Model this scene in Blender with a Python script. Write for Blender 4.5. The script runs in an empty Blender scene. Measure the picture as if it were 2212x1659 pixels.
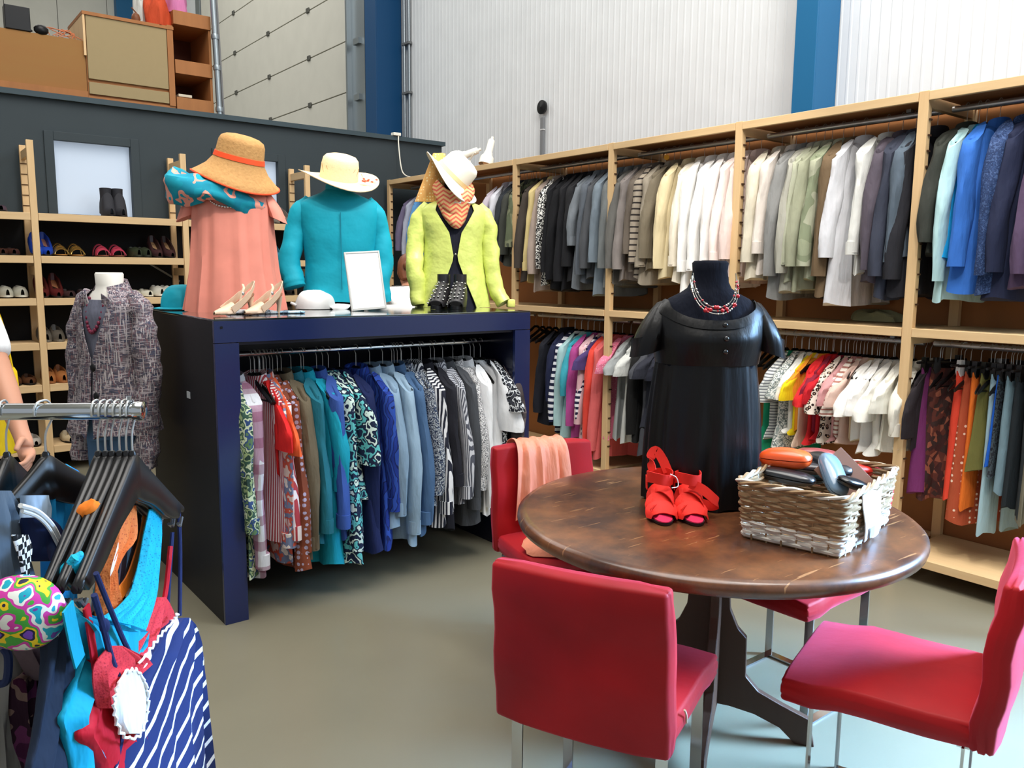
import bpy, bmesh, math, random
from math import sin, cos, pi, radians as R_, sqrt, atan2
from mathutils import Vector as V, Matrix, noise
rnd = random.Random(7)
SC = bpy.context.scene
COL = SC.collection
# ---------------------------------------------------------------- camera
EYE = 1.5
FOC, PIT, ROL, YAW, CX, CY = 1763.92, .135976, .0093348, .663941, 1106, 829.5
FW = V((sin(YAW)*cos(PIT), cos(YAW)*cos(PIT), -sin(PIT)))
_r = V((cos(YAW), -sin(YAW), 0)); _u = _r.cross(FW)
RT = _r*cos(ROL)+_u*sin(ROL); UP = _u*cos(ROL)-_r*sin(ROL)
cd = bpy.data.cameras.new('camera'); cam = bpy.data.objects.new('camera', cd); COL.objects.link(cam)
cd.sensor_fit = 'HORIZONTAL'; cd.sensor_width = 36; cd.lens = 36*FOC/2212
cd.clip_start = .05; cd.clip_end = 200
cam.matrix_world = Matrix(((RT.x, UP.x, -FW.x, 0), (RT.y, UP.y, -FW.y, 0), (RT.z, UP.z, -FW.z, EYE), (0, 0, 0, 1)))
SC.camera = cam
# ---------------------------------------------------------------- world, lamps, exposure
w = bpy.data.worlds.new('world'); SC.world = w; w.use_nodes = True
bg = w.node_tree.nodes['Background']; bg.inputs[0].default_value = (.86, .93, 1, 1); bg.inputs[1].default_value = .5
SC.view_settings.view_transform = 'Standard'; SC.view_settings.look = 'None'
SC.view_settings.exposure = 0; SC.view_settings.gamma = 1; SC.view_settings.use_curve_mapping = False
SC.cycles.max_bounces = 6; SC.cycles.diffuse_bounces = 3; SC.cycles.glossy_bounces = 3
SC.cycles.transmission_bounces = 3; SC.cycles.sample_clamp_indirect = 4; SC.cycles.caustics_reflective = False
SC.cycles.use_denoising = True
def lamp(name, kind, loc, aim, power, col, size=None, sizey=None, spot=None, blend=.5):
    d = bpy.data.lights.new(name, kind); d.energy = power; d.color = col
    o = bpy.data.objects.new(name, d); COL.objects.link(o); o.location = loc
    o.rotation_euler = (V(aim)-V(loc)).to_track_quat('-Z', 'Y').to_euler()
    if kind == 'AREA':
        d.size = size; d.shape = 'RECTANGLE' if sizey else 'SQUARE'
        if sizey: d.size_y = sizey
    if kind == 'SPOT':
        d.spot_size = R_(spot); d.spot_blend = blend; d.shadow_soft_size = size or .06
    return o
lamp('hall_overhead_fill', 'AREA', (1.0, 2.2, 7.6), (1.4, 3.0, 0), 640, (1, .975, .94), 5, 6)  # soft overhead area light added for the hall; the ceiling has no skylight
lamp('hall_overhead_fill', 'AREA', (2.0, 12, 8.6), (3.6, 12, 0), 520, (1, .98, .95), 6, 8)  # second overhead fill, added to brighten the far hall and door
lamp('wall_fill_light', 'AREA', (3.0, .6, 5.6), (5.15, 1.6, 3.4), 150, (1, .99, .97), 1.5, 1.5)  # unseen fill light added to whiten the upper right wall
lamp('side_window_light', 'AREA', (4.6, -.6, 1.9), (2.35, .75, .2), 150, (.32, .60, 1), 1.3, 1.5).data.spread = R_(48)
lamp('side_window_light', 'AREA', (4.9, -1.0, 3.3), (2.2, 1.3, .5), 150, (.70, .85, 1), 2.6, 3.2)
lamp('spot_lamp', 'SPOT', (2.5, 1.7, 4.5), (2.66, 3.95, 1.9), 330, (1, .95, .87), .05, spot=26, blend=.6)
lamp('spot_lamp', 'SPOT', (1.7, 1.9, 4.6), (2.02, 4.1, 1.95), 170, (1, .95, .88), .05, spot=22, blend=.6)
lamp('spot_lamp', 'SPOT', (1.2, 1.9, 4.6), (1.42, 3.98, 1.95), 180, (1, .93, .84), .05, spot=22, blend=.6)
lamp('spot_lamp', 'SPOT', (1.9, 1.5, 4.6), (4.0, 3.25, 1.75), 300, (1, .95, .88), .06, spot=24, blend=.9)
lamp('spot_lamp', 'SPOT', (1.8, .3, 4.6), (3.9, 2.0, 1.0), 200, (1, .95, .88), .06, spot=44, blend=.9)

# ---------------------------------------------------------------- pixel-to-place helpers (frame 2212 x 1659)
def ray(px, py): return FW*FOC+RT*(px-CX)-UP*(py-CY)
O_ = V((0, 0, EYE))
def at_z(px, py, z): d = ray(px, py); return O_+d*((z-EYE)/d.z)
def at_x(px, py, x): d = ray(px, py); return O_+d*(x/d.x)
def at_y(px, py, y): d = ray(px, py); return O_+d*(y/d.y)
def at_plane(px, py, q, n): d = ray(px, py); n = V(n); return O_+d*((V(q)-O_).dot(n)/d.dot(n))
# ---------------------------------------------------------------- colours and materials
def lin(c): return tuple(((x/255)/12.92 if x/255 <= .04045 else (((x/255)+.055)/1.055)**2.4) for x in c)+(1,)
MATS = {}
class N:
    def __init__(s, m): s.t = m.node_tree; s.b = s.t.nodes['Principled BSDF']
    def n(s, k, **kw):
        x = s.t.nodes.new(k)
        for a, v in kw.items():
            if a[0] == 'i' and a[1:].isdigit(): x.inputs[int(a[1:])].default_value = v
            elif a.startswith('_'): x.inputs[a[1:].replace('_', ' ')].default_value = v
            else: setattr(x, a, v)
        return x
    def l(s, a, ao, b, bi): s.t.links.new(a.outputs[ao], b.inputs[bi])
    def math(s, op, a, b=None):
        x = s.n('ShaderNodeMath', operation=op)
        for i, v in enumerate((a, b)):
            if v is None: continue
            if isinstance(v, (int, float)): x.inputs[i].default_value = v
            else: s.t.links.new(v, x.inputs[i])
        return x.outputs[0]
    def mix(s, f, a, b, mode='MIX'):
        x = s.n('ShaderNodeMix', data_type='RGBA', blend_type=mode)
        for i, v in ((0, f), (6, a), (7, b)):
            if isinstance(v, (int, float, tuple)): x.inputs[i].default_value = v
            else: s.t.links.new(v, x.inputs[i])
        return x.outputs[2]
    def ramp(s, f, stops, const=True):
        x = s.n('ShaderNodeValToRGB'); r = x.color_ramp; r.interpolation = 'CONSTANT' if const else 'LINEAR'
        while len(r.elements) < len(stops): r.elements.new(1)
        for e, (p, c) in zip(r.elements, stops): e.position = p; e.color = c
        s.t.links.new(f, x.inputs[0]); return x.outputs[0]
def mat(name, rgb, rough=.8, metal=0, spec=.3, coat=0, sheen=0, sheen_col=None, emit=None, kind='cloth', pat=None, bump=None, alpha=None, trans=0):
    if name in MATS: return MATS[name]
    m = bpy.data.materials.new(name); m.use_nodes = True; q = N(m); b = q.b
    b.inputs['Roughness'].default_value = rough; b.inputs['Metallic'].default_value = metal
    b.inputs['Specular IOR Level'].default_value = spec
    if coat: b.inputs['Coat Weight'].default_value = coat; b.inputs['Coat Roughness'].default_value = .12
    if sheen:
        b.inputs['Sheen Weight'].default_value = sheen; b.inputs['Sheen Roughness'].default_value = .45
        b.inputs['Sheen Tint'].default_value = lin(sheen_col or rgb)
    if trans: b.inputs['Transmission Weight'].default_value = trans
    c = lin(rgb)
    tc = q.n('ShaderNodeTexCoord'); co = tc.outputs['Object']
    src = c
    if pat: src = pat(q, co, c)
    if kind in ('cloth', 'velvet', 'wall'):
        nz = q.n('ShaderNodeTexNoise', _Scale=(3.5 if kind != 'cloth' else 9), _Detail=3); q.l(tc, 'Object', nz, 0)
        amt = {'cloth': .14, 'velvet': .62, 'wall': .08}[kind]
        v = q.math('ADD', q.math('MULTIPLY', nz.outputs[0], 2*amt), 1-amt)
        hs = q.n('ShaderNodeHueSaturation'); q.t.links.new(v, hs.inputs['Value'])
        if isinstance(src, tuple): hs.inputs['Color'].default_value = src
        else: q.t.links.new(src, hs.inputs['Color'])
        src = hs.outputs[0]
    if isinstance(src, tuple): b.inputs['Base Color'].default_value = src
    else: q.t.links.new(src, b.inputs['Base Color'])
    if bump is None and kind == 'cloth': bump = (1, .75, .022, (15, 15, 4))
    if bump:
        nb = q.n('ShaderNodeTexNoise', _Scale=bump[0], _Detail=4)
        if len(bump) > 3:
            mp_ = q.n('ShaderNodeMapping'); mp_.inputs['Scale'].default_value = bump[3]; q.l(tc, 'Object', mp_, 0); q.l(mp_, 0, nb, 0)
        else: q.l(tc, 'Object', nb, 0)
        bp = q.n('ShaderNodeBump', _Strength=bump[1], _Distance=bump[2]); q.l(nb, 0, bp, 'Height'); q.l(bp, 0, b, 'Normal')
    if emit: b.inputs['Emission Color'].default_value = lin(emit[0]); b.inputs['Emission Strength'].default_value = emit[1]
    MATS[name] = m; return m
def _sep(q, co, rot=(0, 0, 0)):
    mp = q.n('ShaderNodeMapping'); mp.inputs['Rotation'].default_value = tuple(R_(a) for a in rot); q.t.links.new(co, mp.inputs[0])
    s = q.n('ShaderNodeSeparateXYZ'); q.l(mp, 0, s, 0); return s
def stripes(c2, freq, ratio=.5, axis=2, rot=(0, 0, 0), wob=0):
    def f(q, co, c):
        s = _sep(q, co, rot); x = s.outputs[axis]
        if wob:
            nz = q.n('ShaderNodeTexNoise', _Scale=6); q.t.links.new(co, nz.inputs[0]); x = q.math('ADD', x, q.math('MULTIPLY', nz.outputs[0], wob))
        return q.mix(q.math('GREATER_THAN', q.math('FRACT', q.math('MULTIPLY', x, freq)), ratio), c, lin(c2))
    return f
def plaid(c2, c3, freq, ratio=.6, a1=0, a2=2):
    def f(q, co, c):
        s = _sep(q, co)
        a = q.math('GREATER_THAN', q.math('FRACT', q.math('MULTIPLY', s.outputs[a1], freq)), ratio)
        b = q.math('GREATER_THAN', q.math('FRACT', q.math('MULTIPLY', s.outputs[a2], freq)), ratio)
        return q.mix(q.math('MULTIPLY', b, .6), q.mix(q.math('MULTIPLY', a, .7), c, lin(c2)), lin(c3))
    return f
def blotch(cols, scale, kind='v', warp=.0, stretch=(1, 1, 1)):
    def f(q, co, c):
        mp = q.n('ShaderNodeMapping'); mp.inputs['Scale'].default_value = stretch; q.t.links.new(co, mp.inputs[0]); src = mp.outputs[0]
        if kind == 'v':
            x = q.n('ShaderNodeTexVoronoi', _Scale=scale); q.t.links.new(src, x.inputs[0])
            sp = q.n('ShaderNodeSeparateColor'); q.t.links.new(x.outputs['Color'], sp.inputs[0]); fac = sp.outputs[0]
        elif kind == 'w':
            x = q.n('ShaderNodeTexWave', _Scale=scale, _Distortion=9, _Detail=2); q.t.links.new(src, x.inputs[0]); fac = x.outputs['Fac']
        else:
            x = q.n('ShaderNodeTexNoise', _Scale=scale, _Detail=1.5); q.t.links.new(src, x.inputs[0])
            fac = q.math('ADD', q.math('MULTIPLY', q.math('SUBTRACT', x.outputs[0], .5), 2.4), .5)
        al = [c]+[lin(k) for k in cols]; n = len(al)
        return q.ramp(fac, [(i/n, k) for i, k in enumerate(al)])
    return f
def dots(c2, scale, r=.3, ring=None):
    def f(q, co, c):
        x = q.n('ShaderNodeTexVoronoi', _Scale=scale, _Randomness=(.35 if not ring else .9)); q.t.links.new(co, x.inputs[0])
        d = x.outputs['Distance']; o = q.mix(q.math('LESS_THAN', d, r), c, lin(c2))
        if ring: o = q.mix(q.math('LESS_THAN', d, r*.5), o, lin(ring))
        return o
    return f
def tweed(cols, sc=60):
    def f(q, co, c):
        o = c
        for i, k in enumerate(cols):
            mp = q.n('ShaderNodeMapping'); mp.inputs['Scale'].default_value = ((sc*1.6, sc*1.6, sc*.16) if i % 2 else (sc*.22, sc*.22, sc*1.7)); mp.inputs['Location'].default_value = (i*3.1, i, 0)
            q.t.links.new(co, mp.inputs[0]); nz = q.n('ShaderNodeTexNoise', _Scale=1, _Detail=1); q.l(mp, 0, nz, 0)
            o = q.mix(q.math('MULTIPLY', q.math('GREATER_THAN', nz.outputs[0], .585), .8), o, lin(k))
        return o
    return f
def grain(c2, sc=(2, 2, 30), amt=.5):
    def f(q, co, c):
        mp = q.n('ShaderNodeMapping'); mp.inputs['Scale'].default_value = sc; q.t.links.new(co, mp.inputs[0])
        nz = q.n('ShaderNodeTexNoise', _Scale=1, _Detail=4, _Roughness=.6); q.l(mp, 0, nz, 0)
        return q.mix(q.math('MULTIPLY', nz.outputs[0], amt), c, lin(c2))
    return f
def plain(name, rgb, rough=.5, **k): return mat(name, rgb, rough, kind='plain', **k)
chrome = plain('chrome', (205, 208, 210), .12, metal=1)
chrome_wire = plain('hook wire', (206, 206, 202), .3, metal=.5)
steel = plain('galvanised steel', (150, 158, 162), .38, metal=.85)
hang_black = plain('black hanger plastic', (22, 20, 20), .32, spec=.5)
hang_white = plain('white hanger plastic', (235, 235, 235), .4)
pine_y = mat('pine along y', (226, 196, 150), .6, kind='plain', pat=grain((176, 132, 84), (28, 2.2, 28), .5))
pine_x = mat('pine along x', (226, 196, 150), .6, kind='plain', pat=grain((168, 120, 72), (2.2, 28, 28), .5))
pine_z = mat('pine upright', (230, 198, 150), .6, kind='plain', pat=grain((168, 120, 72), (28, 28, 2), .5))
ply = mat('warm plywood', (172, 114, 66), .65, kind='plain', pat=grain((96, 56, 28), (12, 1.5, 2), .5))
ply_y = mat('yellow plywood', (146, 108, 54), .65, kind='plain', pat=grain((146, 88, 46), (1.2, 5, 4), .7))
ply_pale = mat('pale chipboard', (150, 132, 96), .8, kind='plain', pat=grain((160, 140, 104), (20, 20, 20), .6))
black = plain('black plastic', (16, 16, 17), .4)
brass = plain('gold', (200, 160, 80), .25, metal=1)
skin = mat('skin', (196, 140, 112), .55, kind='plain', bump=(60, .1, .002))
# ---------------------------------------------------------------- mesh helpers
class MB:
    def __init__(s): s.v = []; s.f = []
    def add(s, vs, fs):
        k = len(s.v); s.v += [tuple(v) for v in vs]; s.f += [tuple(i+k for i in f) for f in fs]; return s
    def box(s, x0, x1, y0, y1, z0, z1):
        return s.add([(x0, y0, z0), (x1, y0, z0), (x1, y1, z0), (x0, y1, z0), (x0, y0, z1), (x1, y0, z1), (x1, y1, z1), (x0, y1, z1)],
                     [(0, 3, 2, 1), (4, 5, 6, 7), (0, 1, 5, 4), (1, 2, 6, 5), (2, 3, 7, 6), (3, 0, 4, 7)])
    def loft(s, rings, cap0=True, cap1=True, closed=True):
        n = len(rings[0]); vs = [p for r in rings for p in r]; fs = []
        for i in range(len(rings)-1):
            for j in range(n if closed else n-1):
                a = i*n+j; b = i*n+(j+1) % n; fs.append((a, b, b+n, a+n))
        if closed and cap0: fs.append(tuple(range(n-1, -1, -1)))
        if closed and cap1: k = (len(rings)-1)*n; fs.append(tuple(range(k, k+n)))
        return s.add(vs, fs)
    def tube(s, pts, r, seg=8, flat=1.0, ref=(0, 1, 0), caps=True):
        P = [V(p) for p in pts]; rings = []; prev = None
        for i, p in enumerate(P):
            t = (P[min(i+1, len(P)-1)]-P[max(i-1, 0)])
            t = t.normalized() if t.length > 1e-9 else V((0, 0, 1))
            if prev is None:
                a = V(ref); a = a-t*a.dot(t)
                if a.length < 1e-3: a = t.orthogonal()
            else: a = prev-t*prev.dot(t)
            a.normalize(); prev = a; b = t.cross(a)
            ri = r[i] if isinstance(r, (list, tuple)) else r
            rings.append([p+a*(cos(2*pi*k/seg)*ri*flat)+b*(sin(2*pi*k/seg)*ri) for k in range(seg)])
        return s.loft(rings, caps, caps)
    def lathe(s, prof, seg=32, c=(0, 0, 0), caps=(False, False)):
        c = V(c); rings = [[c+V((r*cos(2*pi*k/seg), r*sin(2*pi*k/seg), z)) for k in range(seg)] for r, z in prof]
        return s.loft(rings, caps[0], caps[1])
    def prism(s, poly, o, ax, ay, th):
        o, ax, ay = V(o), V(ax), V(ay); nn = ax.cross(ay).normalized()*th; n = len(poly)
        a = [o+ax*x+ay*y for x, y in poly]
        return s.add(a+[p+nn for p in a], [tuple(range(n-1, -1, -1)), tuple(range(n, 2*n))]+[(i, (i+1) % n, (i+1) % n+n, i+n) for i in range(n)])
    def ribbon(s, pts, wid, th=.002, wd=(0, 0, 1)):
        rings = []; P = [V(p) for p in pts]
        for i, p in enumerate(P):
            t = (P[min(i+1, len(P)-1)]-P[max(i-1, 0)]).normalized()
            u = V(wd[i] if isinstance(wd, list) else wd); u = (u-t*u.dot(t)).normalized(); nn = t.cross(u)*th*.5
            h = u*(wid[i] if isinstance(wid, (list, tuple)) else wid)*.5
            rings.append([p-h-nn, p+h-nn, p+h+nn, p-h+nn])
        return s.loft(rings)
    def sphere(s, c, r, seg=10, rg=6, sc=(1, 1, 1)):
        c = V(c); rings = []
        for i in range(rg+1):
            t = pi*i/rg; q = max(sin(t), .02)
            rings.append([c+V((cos(2*pi*k/seg)*q*r*sc[0], sin(2*pi*k/seg)*q*r*sc[1], -cos(t)*r*sc[2])) for k in range(seg)])
        return s.loft(rings)
    def mesh(s, name, m, smooth=True, bevel=0, angle=35):
        me = bpy.data.meshes.new(name); me.from_pydata(s.v, [], s.f)
        if bevel:
            bm = bmesh.new(); bm.from_mesh(me)
            bmesh.ops.bevel(bm, geom=bm.edges[:], offset=bevel, segments=2, profile=.5, affect='EDGES'); bm.to_mesh(me); bm.free()
        if smooth:
            me.polygons.foreach_set('use_smooth', [True]*len(me.polygons))
            try: me.set_sharp_from_angle(angle=R_(angle))
            except Exception: pass
        if m: me.materials.append(m)
        return me
    def build(s, name, m, parent=None, smooth=True, bevel=0, loc=None, angle=50):
        o = bpy.data.objects.new(name, s.mesh(name, m, smooth, bevel, angle)); COL.objects.link(o)
        if parent: o.parent = parent
        if loc: o.location = loc
        return o
def tag(o, label=None, cat=None, group=None, kind=None):
    if label: o['label'] = label
    if cat: o['category'] = cat
    if group: o['group'] = group
    if kind: o['kind'] = kind
    return o
def thing(name, label, cat, loc=(0, 0, 0), rz=0, group=None):
    o = bpy.data.objects.new(name, None); COL.objects.link(o); o.location = loc; o.rotation_euler = (0, 0, rz)
    o.empty_display_size = .05
    return tag(o, label, cat, group)
def inst(name, me, parent=None, loc=None, rot=None, sc=None):
    o = bpy.data.objects.new(name, me); COL.objects.link(o)
    if parent: o.parent = parent
    if loc: o.location = loc
    if rot: o.rotation_euler = rot
    if sc: o.scale = sc
    return o
def struct(o): o['kind'] = 'structure'; return o
def bez(pts, n=8):
    """smooth Catmull-Rom path through points"""
    P = [V(p) for p in pts]; P = [P[0]*2-P[1]]+P+[P[-1]*2-P[-2]]; out = []
    for i in range(1, len(P)-2):
        a, b, c, d = P[i-1:i+3]
        for k in range(n):
            t = k/n; out.append(.5*((2*b)+(c-a)*t+(2*a-5*b+4*c-d)*t*t+(3*b-a-3*c+d)*t**3))
    out.append(P[-2]); return out
def lerp(tab, t):
    for i in range(len(tab)-1):
        if t <= tab[i+1][0]:
            a, b = tab[i], tab[i+1]; k = (t-a[0])/(b[0]-a[0]) if b[0] != a[0] else 0
            return tuple(x+(y-x)*k for x, y in zip(a[1:], b[1:]))
    return tab[-1][1:]

# ================================================================ SETTING
q = mat('floor resin', (124, 119, 101), .3, spec=.5, kind='wall', coat=0, bump=(3, .04, .01))
b_ = q.node_tree.nodes['Principled BSDF']; b_.inputs['Roughness'].default_value = .3
struct(MB().box(-8, 5.3, -8, 20.2, -.1, 0).build('floor', q, smooth=False))
wall_white = mat('white wall steel', (214, 217, 218), .5, kind='wall')
wall_cream = mat('cream hall panel', (212, 210, 198), .6, kind='wall')
m = MB(); pr = []; y = -8.0
while y < 9.55:
    pr += [(5.150, y), (5.150, y+.045), (5.1475, y+.052), (5.1475, y+.063)]; y += .07
m.loft([[V((x, yy, 0)) for x, yy in pr], [V((x, yy, 9.5)) for x, yy in pr]], closed=False)
struct(m.build('wall_right', wall_white, smooth=False))
struct(MB().box(5.18, 5.3, -8, 20, 0, 9.5).build('wall_outer', wall_white, smooth=False))
e = struct(thing('wall_end', None, None, (0, 20, 0)))
for i in range(14):
    MB().box(-8+i*.96, -8+(i+1)*.96-.012, 0, .12, 0, 9.5).build('wall_panel', wall_cream, e, smooth=False)
struct(MB().box(-8, 5.3, -8, 20.2, 9.5, 9.6).build('ceiling', wall_cream, smooth=False))
# dark partition with its frosted windows, and the flat roof of the room behind it
dark = mat('slate blue paint', (50, 59, 63), .6, kind='wall')
dark_trim = mat('slate trim', (56, 70, 76), .55, kind='wall')
W1 = (1.162, 1.706, 1.905, 2.455); W2 = (2.40, 2.915, 1.905, 2.447)
m = MB(); xs = [-3.0, W1[0], W1[1], W2[0], W2[1], 4.63]
for i in (0, 2, 4): m.box(xs[i], xs[i+1], 7.1, 7.2, 0, 2.76)
for W in (W1, W2): m.box(W[0], W[1], 7.1, 7.2, 0, W[2]); m.box(W[0], W[1], 7.1, 7.2, W[3], 2.76)
struct(m.build('wall_back', dark, smooth=False))
struct(MB().box(-3.0, 4.65, 7.06, 7.24, 2.745, 2.785).build('trim_1', dark_trim, smooth=False))
struct(MB().box(-3.0, 4.6, 7.2, 9.4, 2.70, 2.745).build('partition_roof', dark, smooth=False))
pane = mat('frosted pane', (170, 180, 192), .35, kind='plain', emit=((196, 214, 236), .42))  # daylight behind the glass is put into the pane as emission
for i, W in enumerate((W1, W2)):
    fr = MB(); x0, x1, z0, z1 = W
    for bx in ((x0-.06, x0+.004, z0-.06, z1+.06), (x1-.004, x1+.06, z0-.06, z1+.06), (x0+.004, x1-.004, z1-.004, z1+.06), (x0+.004, x1-.004, z0-.06, z0+.004)):
        fr.box(bx[0], bx[1], 7.085, 7.13, bx[2], bx[3])
    o = struct(fr.build('window_%d' % (i+1), dark, smooth=False, bevel=.003))
    MB().box(x0+.002, x1-.002, 7.15, 7.165, z0, z1).build('pane', pane, o, smooth=False)
# blue steel columns
blue = plain('blue column paint', (24, 96, 140), .45)
def column(y0, y1, x0=4.88):
    yc = (y0+y1)/2; m = MB(); m.box(x0, x0+.015, y0, y1, 0, 9.4); m.box(5.125, 5.14, y0, y1, 0, 9.4); m.box(x0+.015, 5.125, y0, y0+.012, 0, 9.4)
    return m
struct(column(3.12, 3.275).build('trim_2', blue, smooth=False, bevel=.002))
struct(column(8.74, 9.0, 4.80).build('trim_3', plain('deep blue column paint', (12, 66, 108), .45), smooth=False, bevel=.002))  # far column takes a darker blue than the near one
struct(MB().box(4.62, 4.98, 19.8, 20, 0, 9.4).build('trim_4', blue, smooth=False, bevel=.002))
# door track, cable conduits beside the far column
t = struct(thing('trim_5', None, None, (0, 0, 0)))
MB().box(4.86, 4.89, 9.12, 9.50, 0, 6.6).build('track_plate', steel, t, smooth=False)
MB().box(4.80, 4.86, 9.46, 9.50, 0, 6.6).build('track_flange', steel, t, smooth=False)
for z in (2.9, 3.55, 4.2, 4.85, 5.5): MB().box(4.82, 4.862, 9.2, 9.34, z, z+.07).build('track_bracket', steel, t, smooth=False)
co = thing('cable_conduit', 'pair of thin grey cable conduits running up beside dark blue column', 'conduit', (0, 0, 0))
for yy, xx in ((8.62, 5.11), (8.54, 5.125)):
    MB().tube([(xx, yy, 2.2), (xx, yy, 6.5)], .016, 8).build('pipe', steel, co)
for z in (3.0, 3.55, 4.1, 4.7): MB().box(5.09, 5.14, 8.50, 8.66, z, z+.025).build('clip', plain('grey clip', (110, 112, 112), .6), co, smooth=False)
# sectional overhead door
d = struct(thing('door_1', None, None, (5.1, 0, 0)))
dm = mat('door panel white', (196, 194, 182), .55, kind='wall')
for i in range(12):
    z = i*.635+.005
    MB().box(0, .045, 9.52, 15.75, z, z+.622).build('door_panel', dm, d, smooth=False, bevel=.004)
hm = plain('hinge grey', (92, 92, 86), .5, metal=.5)
for k, yy in enumerate((9.7, 11.2, 12.65, 14.1, 15.5)):
    for i in range(1, 12): MB().box(-.02, 0, yy-.045, yy+.045, i*.635-.03, i*.635+.035).build('hinge', hm, d, smooth=False, bevel=.006)
dcol = steel
m = MB(); m.box(5.08, 5.16, 15.78, 16.0, 0, 8); struct(m.build('trim_6', dcol, smooth=False))

# ================================================================ STORAGE UP ON THE PARTITION ROOF
RZ = 2.785
a = thing('plywood_box', 'low yellow plywood box on partition roof at far left', 'crate', (0, 7.32, RZ))
MB().box(.05, 1.463, 0, .015, 0, .47).build('front_board', ply_y, a, smooth=False)
MB().box(.05, 1.463, .7, .715, 0, .56).build('rear_board', ply_y, a, smooth=False)
MB().box(.05, 1.463, -.02, 0, 0, .09).build('base_rail', ply, a, smooth=False)
MB().box(.05, .065, .015, .7, 0, .47).build('side_board', ply_y, a, smooth=False)
a = thing('storage_cabinet', 'tall pale chipboard cabinet with orange frame standing on partition roof', 'cabinet', (0, 7.30, RZ))
MB().box(1.475, 2.075, 0, .02, .19, .665).build('door_panel', ply_pale, a, smooth=False, bevel=.002)
MB().box(1.475, 2.075, 0, .02, .075, .165).build('drawer_front', ply_pale, a, smooth=False, bevel=.002)
MB().box(1.465, 2.125, .005, .55, 0, .06).build('plinth', ply, a, smooth=False)
MB().box(2.078, 2.125, -.005, .55, .06, .70).build('side_board', ply, a, smooth=False)
MB().box(1.452, 1.468, -.005, .55, .36, .69).build('side_board', pine_z, a, smooth=False)
MB().box(1.468, 2.078, .02, .55, .06, .66).build('carcass', ply, a, smooth=False)
MB().box(1.45, 2.13, -.01, .56, .665, .69).build('top_board', ply, a, smooth=False)
a = thing('shelf_unit', 'open orange wooden shelf bay between chipboard cabinet and steel pole', 'shelf', (0, 7.3, RZ))
for z in (0.03, .33, .72): MB().box(2.135, 2.44, 0, .5, z, z+.11 if z else .09).build('shelf', ply, a, smooth=False, bevel=.002)
MB().box(2.135, 2.44, .5, .52, 0, .83).build('back_board', plain('dark red board', (92, 44, 26), .7), a, smooth=False)
MB().box(2.42, 2.44, .01, .5, 0, .83).build('side_board', ply, a, smooth=False)
pl_ = thing('steel_pole', 'grey galvanised scaffold pole standing at right end of roof storage', 'pole', (2.47, 7.25, RZ))
MB().tube([(0, 0, 0), (-.03, 0, 1.3)], .024, 12).build('pipe', steel, pl_)
MB().tube([(.045, .03, 0), (.01, .03, 1.3)], .01, 8).build('cable', plain('grey cable', (120, 120, 120), .6), pl_)
for z in (.07, .41, .66): MB().lathe([(.03, -.02), (.033, 0), (.03, .02)], 12, (-.023*z, 0, z), (True, True)).build('clamp', steel, pl_)
tag(MB().box(.0, .165, 0, .10, 0, .17).build('black_box', black, None, False, .004, (.935, 7.31, 3.258)), 'small square black box standing on plywood box rim', 'box')
o = tag(MB().sphere((0, 0, .035), .04, 8, 5, (1.3, .8, 1)).tube([(-.06, 0, .02), (-.1, 0, .0)], .008, 6).build('dark_lump', black, None, loc=(1.17, 7.33, 3.252)), 'small dark gadget lying right of black box', 'gadget'); o.name = 'small_gadget'
m = MB(); rr = random.Random(3)
for k in range(5): m.tube(bez([(rr.uniform(-.12, .12), 0, .005), (rr.uniform(-.12, .1), .02, rr.uniform(.02, .07)), (rr.uniform(-.05, .14), 0, .04), (rr.uniform(-.1, .14), 0, .0)], 6), .0035, 5)
tag(m.build('tangled_wire', plain('orange wire', (190, 110, 70), .6), None, loc=(1.33, 7.33, 3.258)), 'tangled thin orange wire on plywood box rim', 'wire')
def cloth_lump(name, lab, cat, loc, size, rgb, seed=1, hang=None):
    rr = random.Random(seed); m = MB(); rings = []; n = 22
    for i in range(7):
        t = i/6; z = size[2]*(1-(1-t)**2) if i else 0; k = (1-t*t)**.5*.98+.02
        rings.append([V((size[0]*k*cos(2*pi*j/n)*(1+.16*sin(3*j*2*pi/n+seed+i)), size[1]*k*sin(2*pi*j/n)*(1+.16*cos(5*j*2*pi/n+seed)), z*(1+.18*sin(j*1.7+seed)) )) for j in range(n)])
    m.loft(rings)
    o = m.build(name, mat(name+lab[:12], rgb), None, loc=loc); return tag(o, lab, cat)
cloth_lump('folded_garment', 'orange red garment bundled on top of storage shelves', 'cloth', (2.04, 7.42, 3.475), (.10, .12, .24), (190, 70, 36), 2)
cloth_lump('folded_garment', 'pink garment piled on top of storage shelf bay', 'cloth', (2.20, 7.44, 3.615), (.09, .12, .22), (196, 116, 160), 5)
cloth_lump('folded_garment', 'white garment bundled on top of chipboard cabinet', 'cloth', (1.93, 7.5, 3.475), (.05, .08, .26), (196, 196, 190), 9)
o = MB(); o.lathe([(.03, 0), (.036, .03), (.028, .06), (.008, .075)], 10, caps=(True, True)); o.tube([(.01, 0, .07), (-.03, .0, .11)], .005, 6)
tag(o.build('small_ornament', plain('brown horn', (110, 64, 36), .5), None, loc=(1.86, 7.36, 3.475)), 'small brown horned ornament on edge of chipboard cabinet', 'ornament')
tag(MB().box(0, .11, 0, .1, 0, .022).build('small_box', plain('pale card', (200, 190, 170), .7), None, False, .003, (2.16, 7.33, 2.935)), 'small pale packet on lowest shelf of roof storage', 'box')

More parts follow.
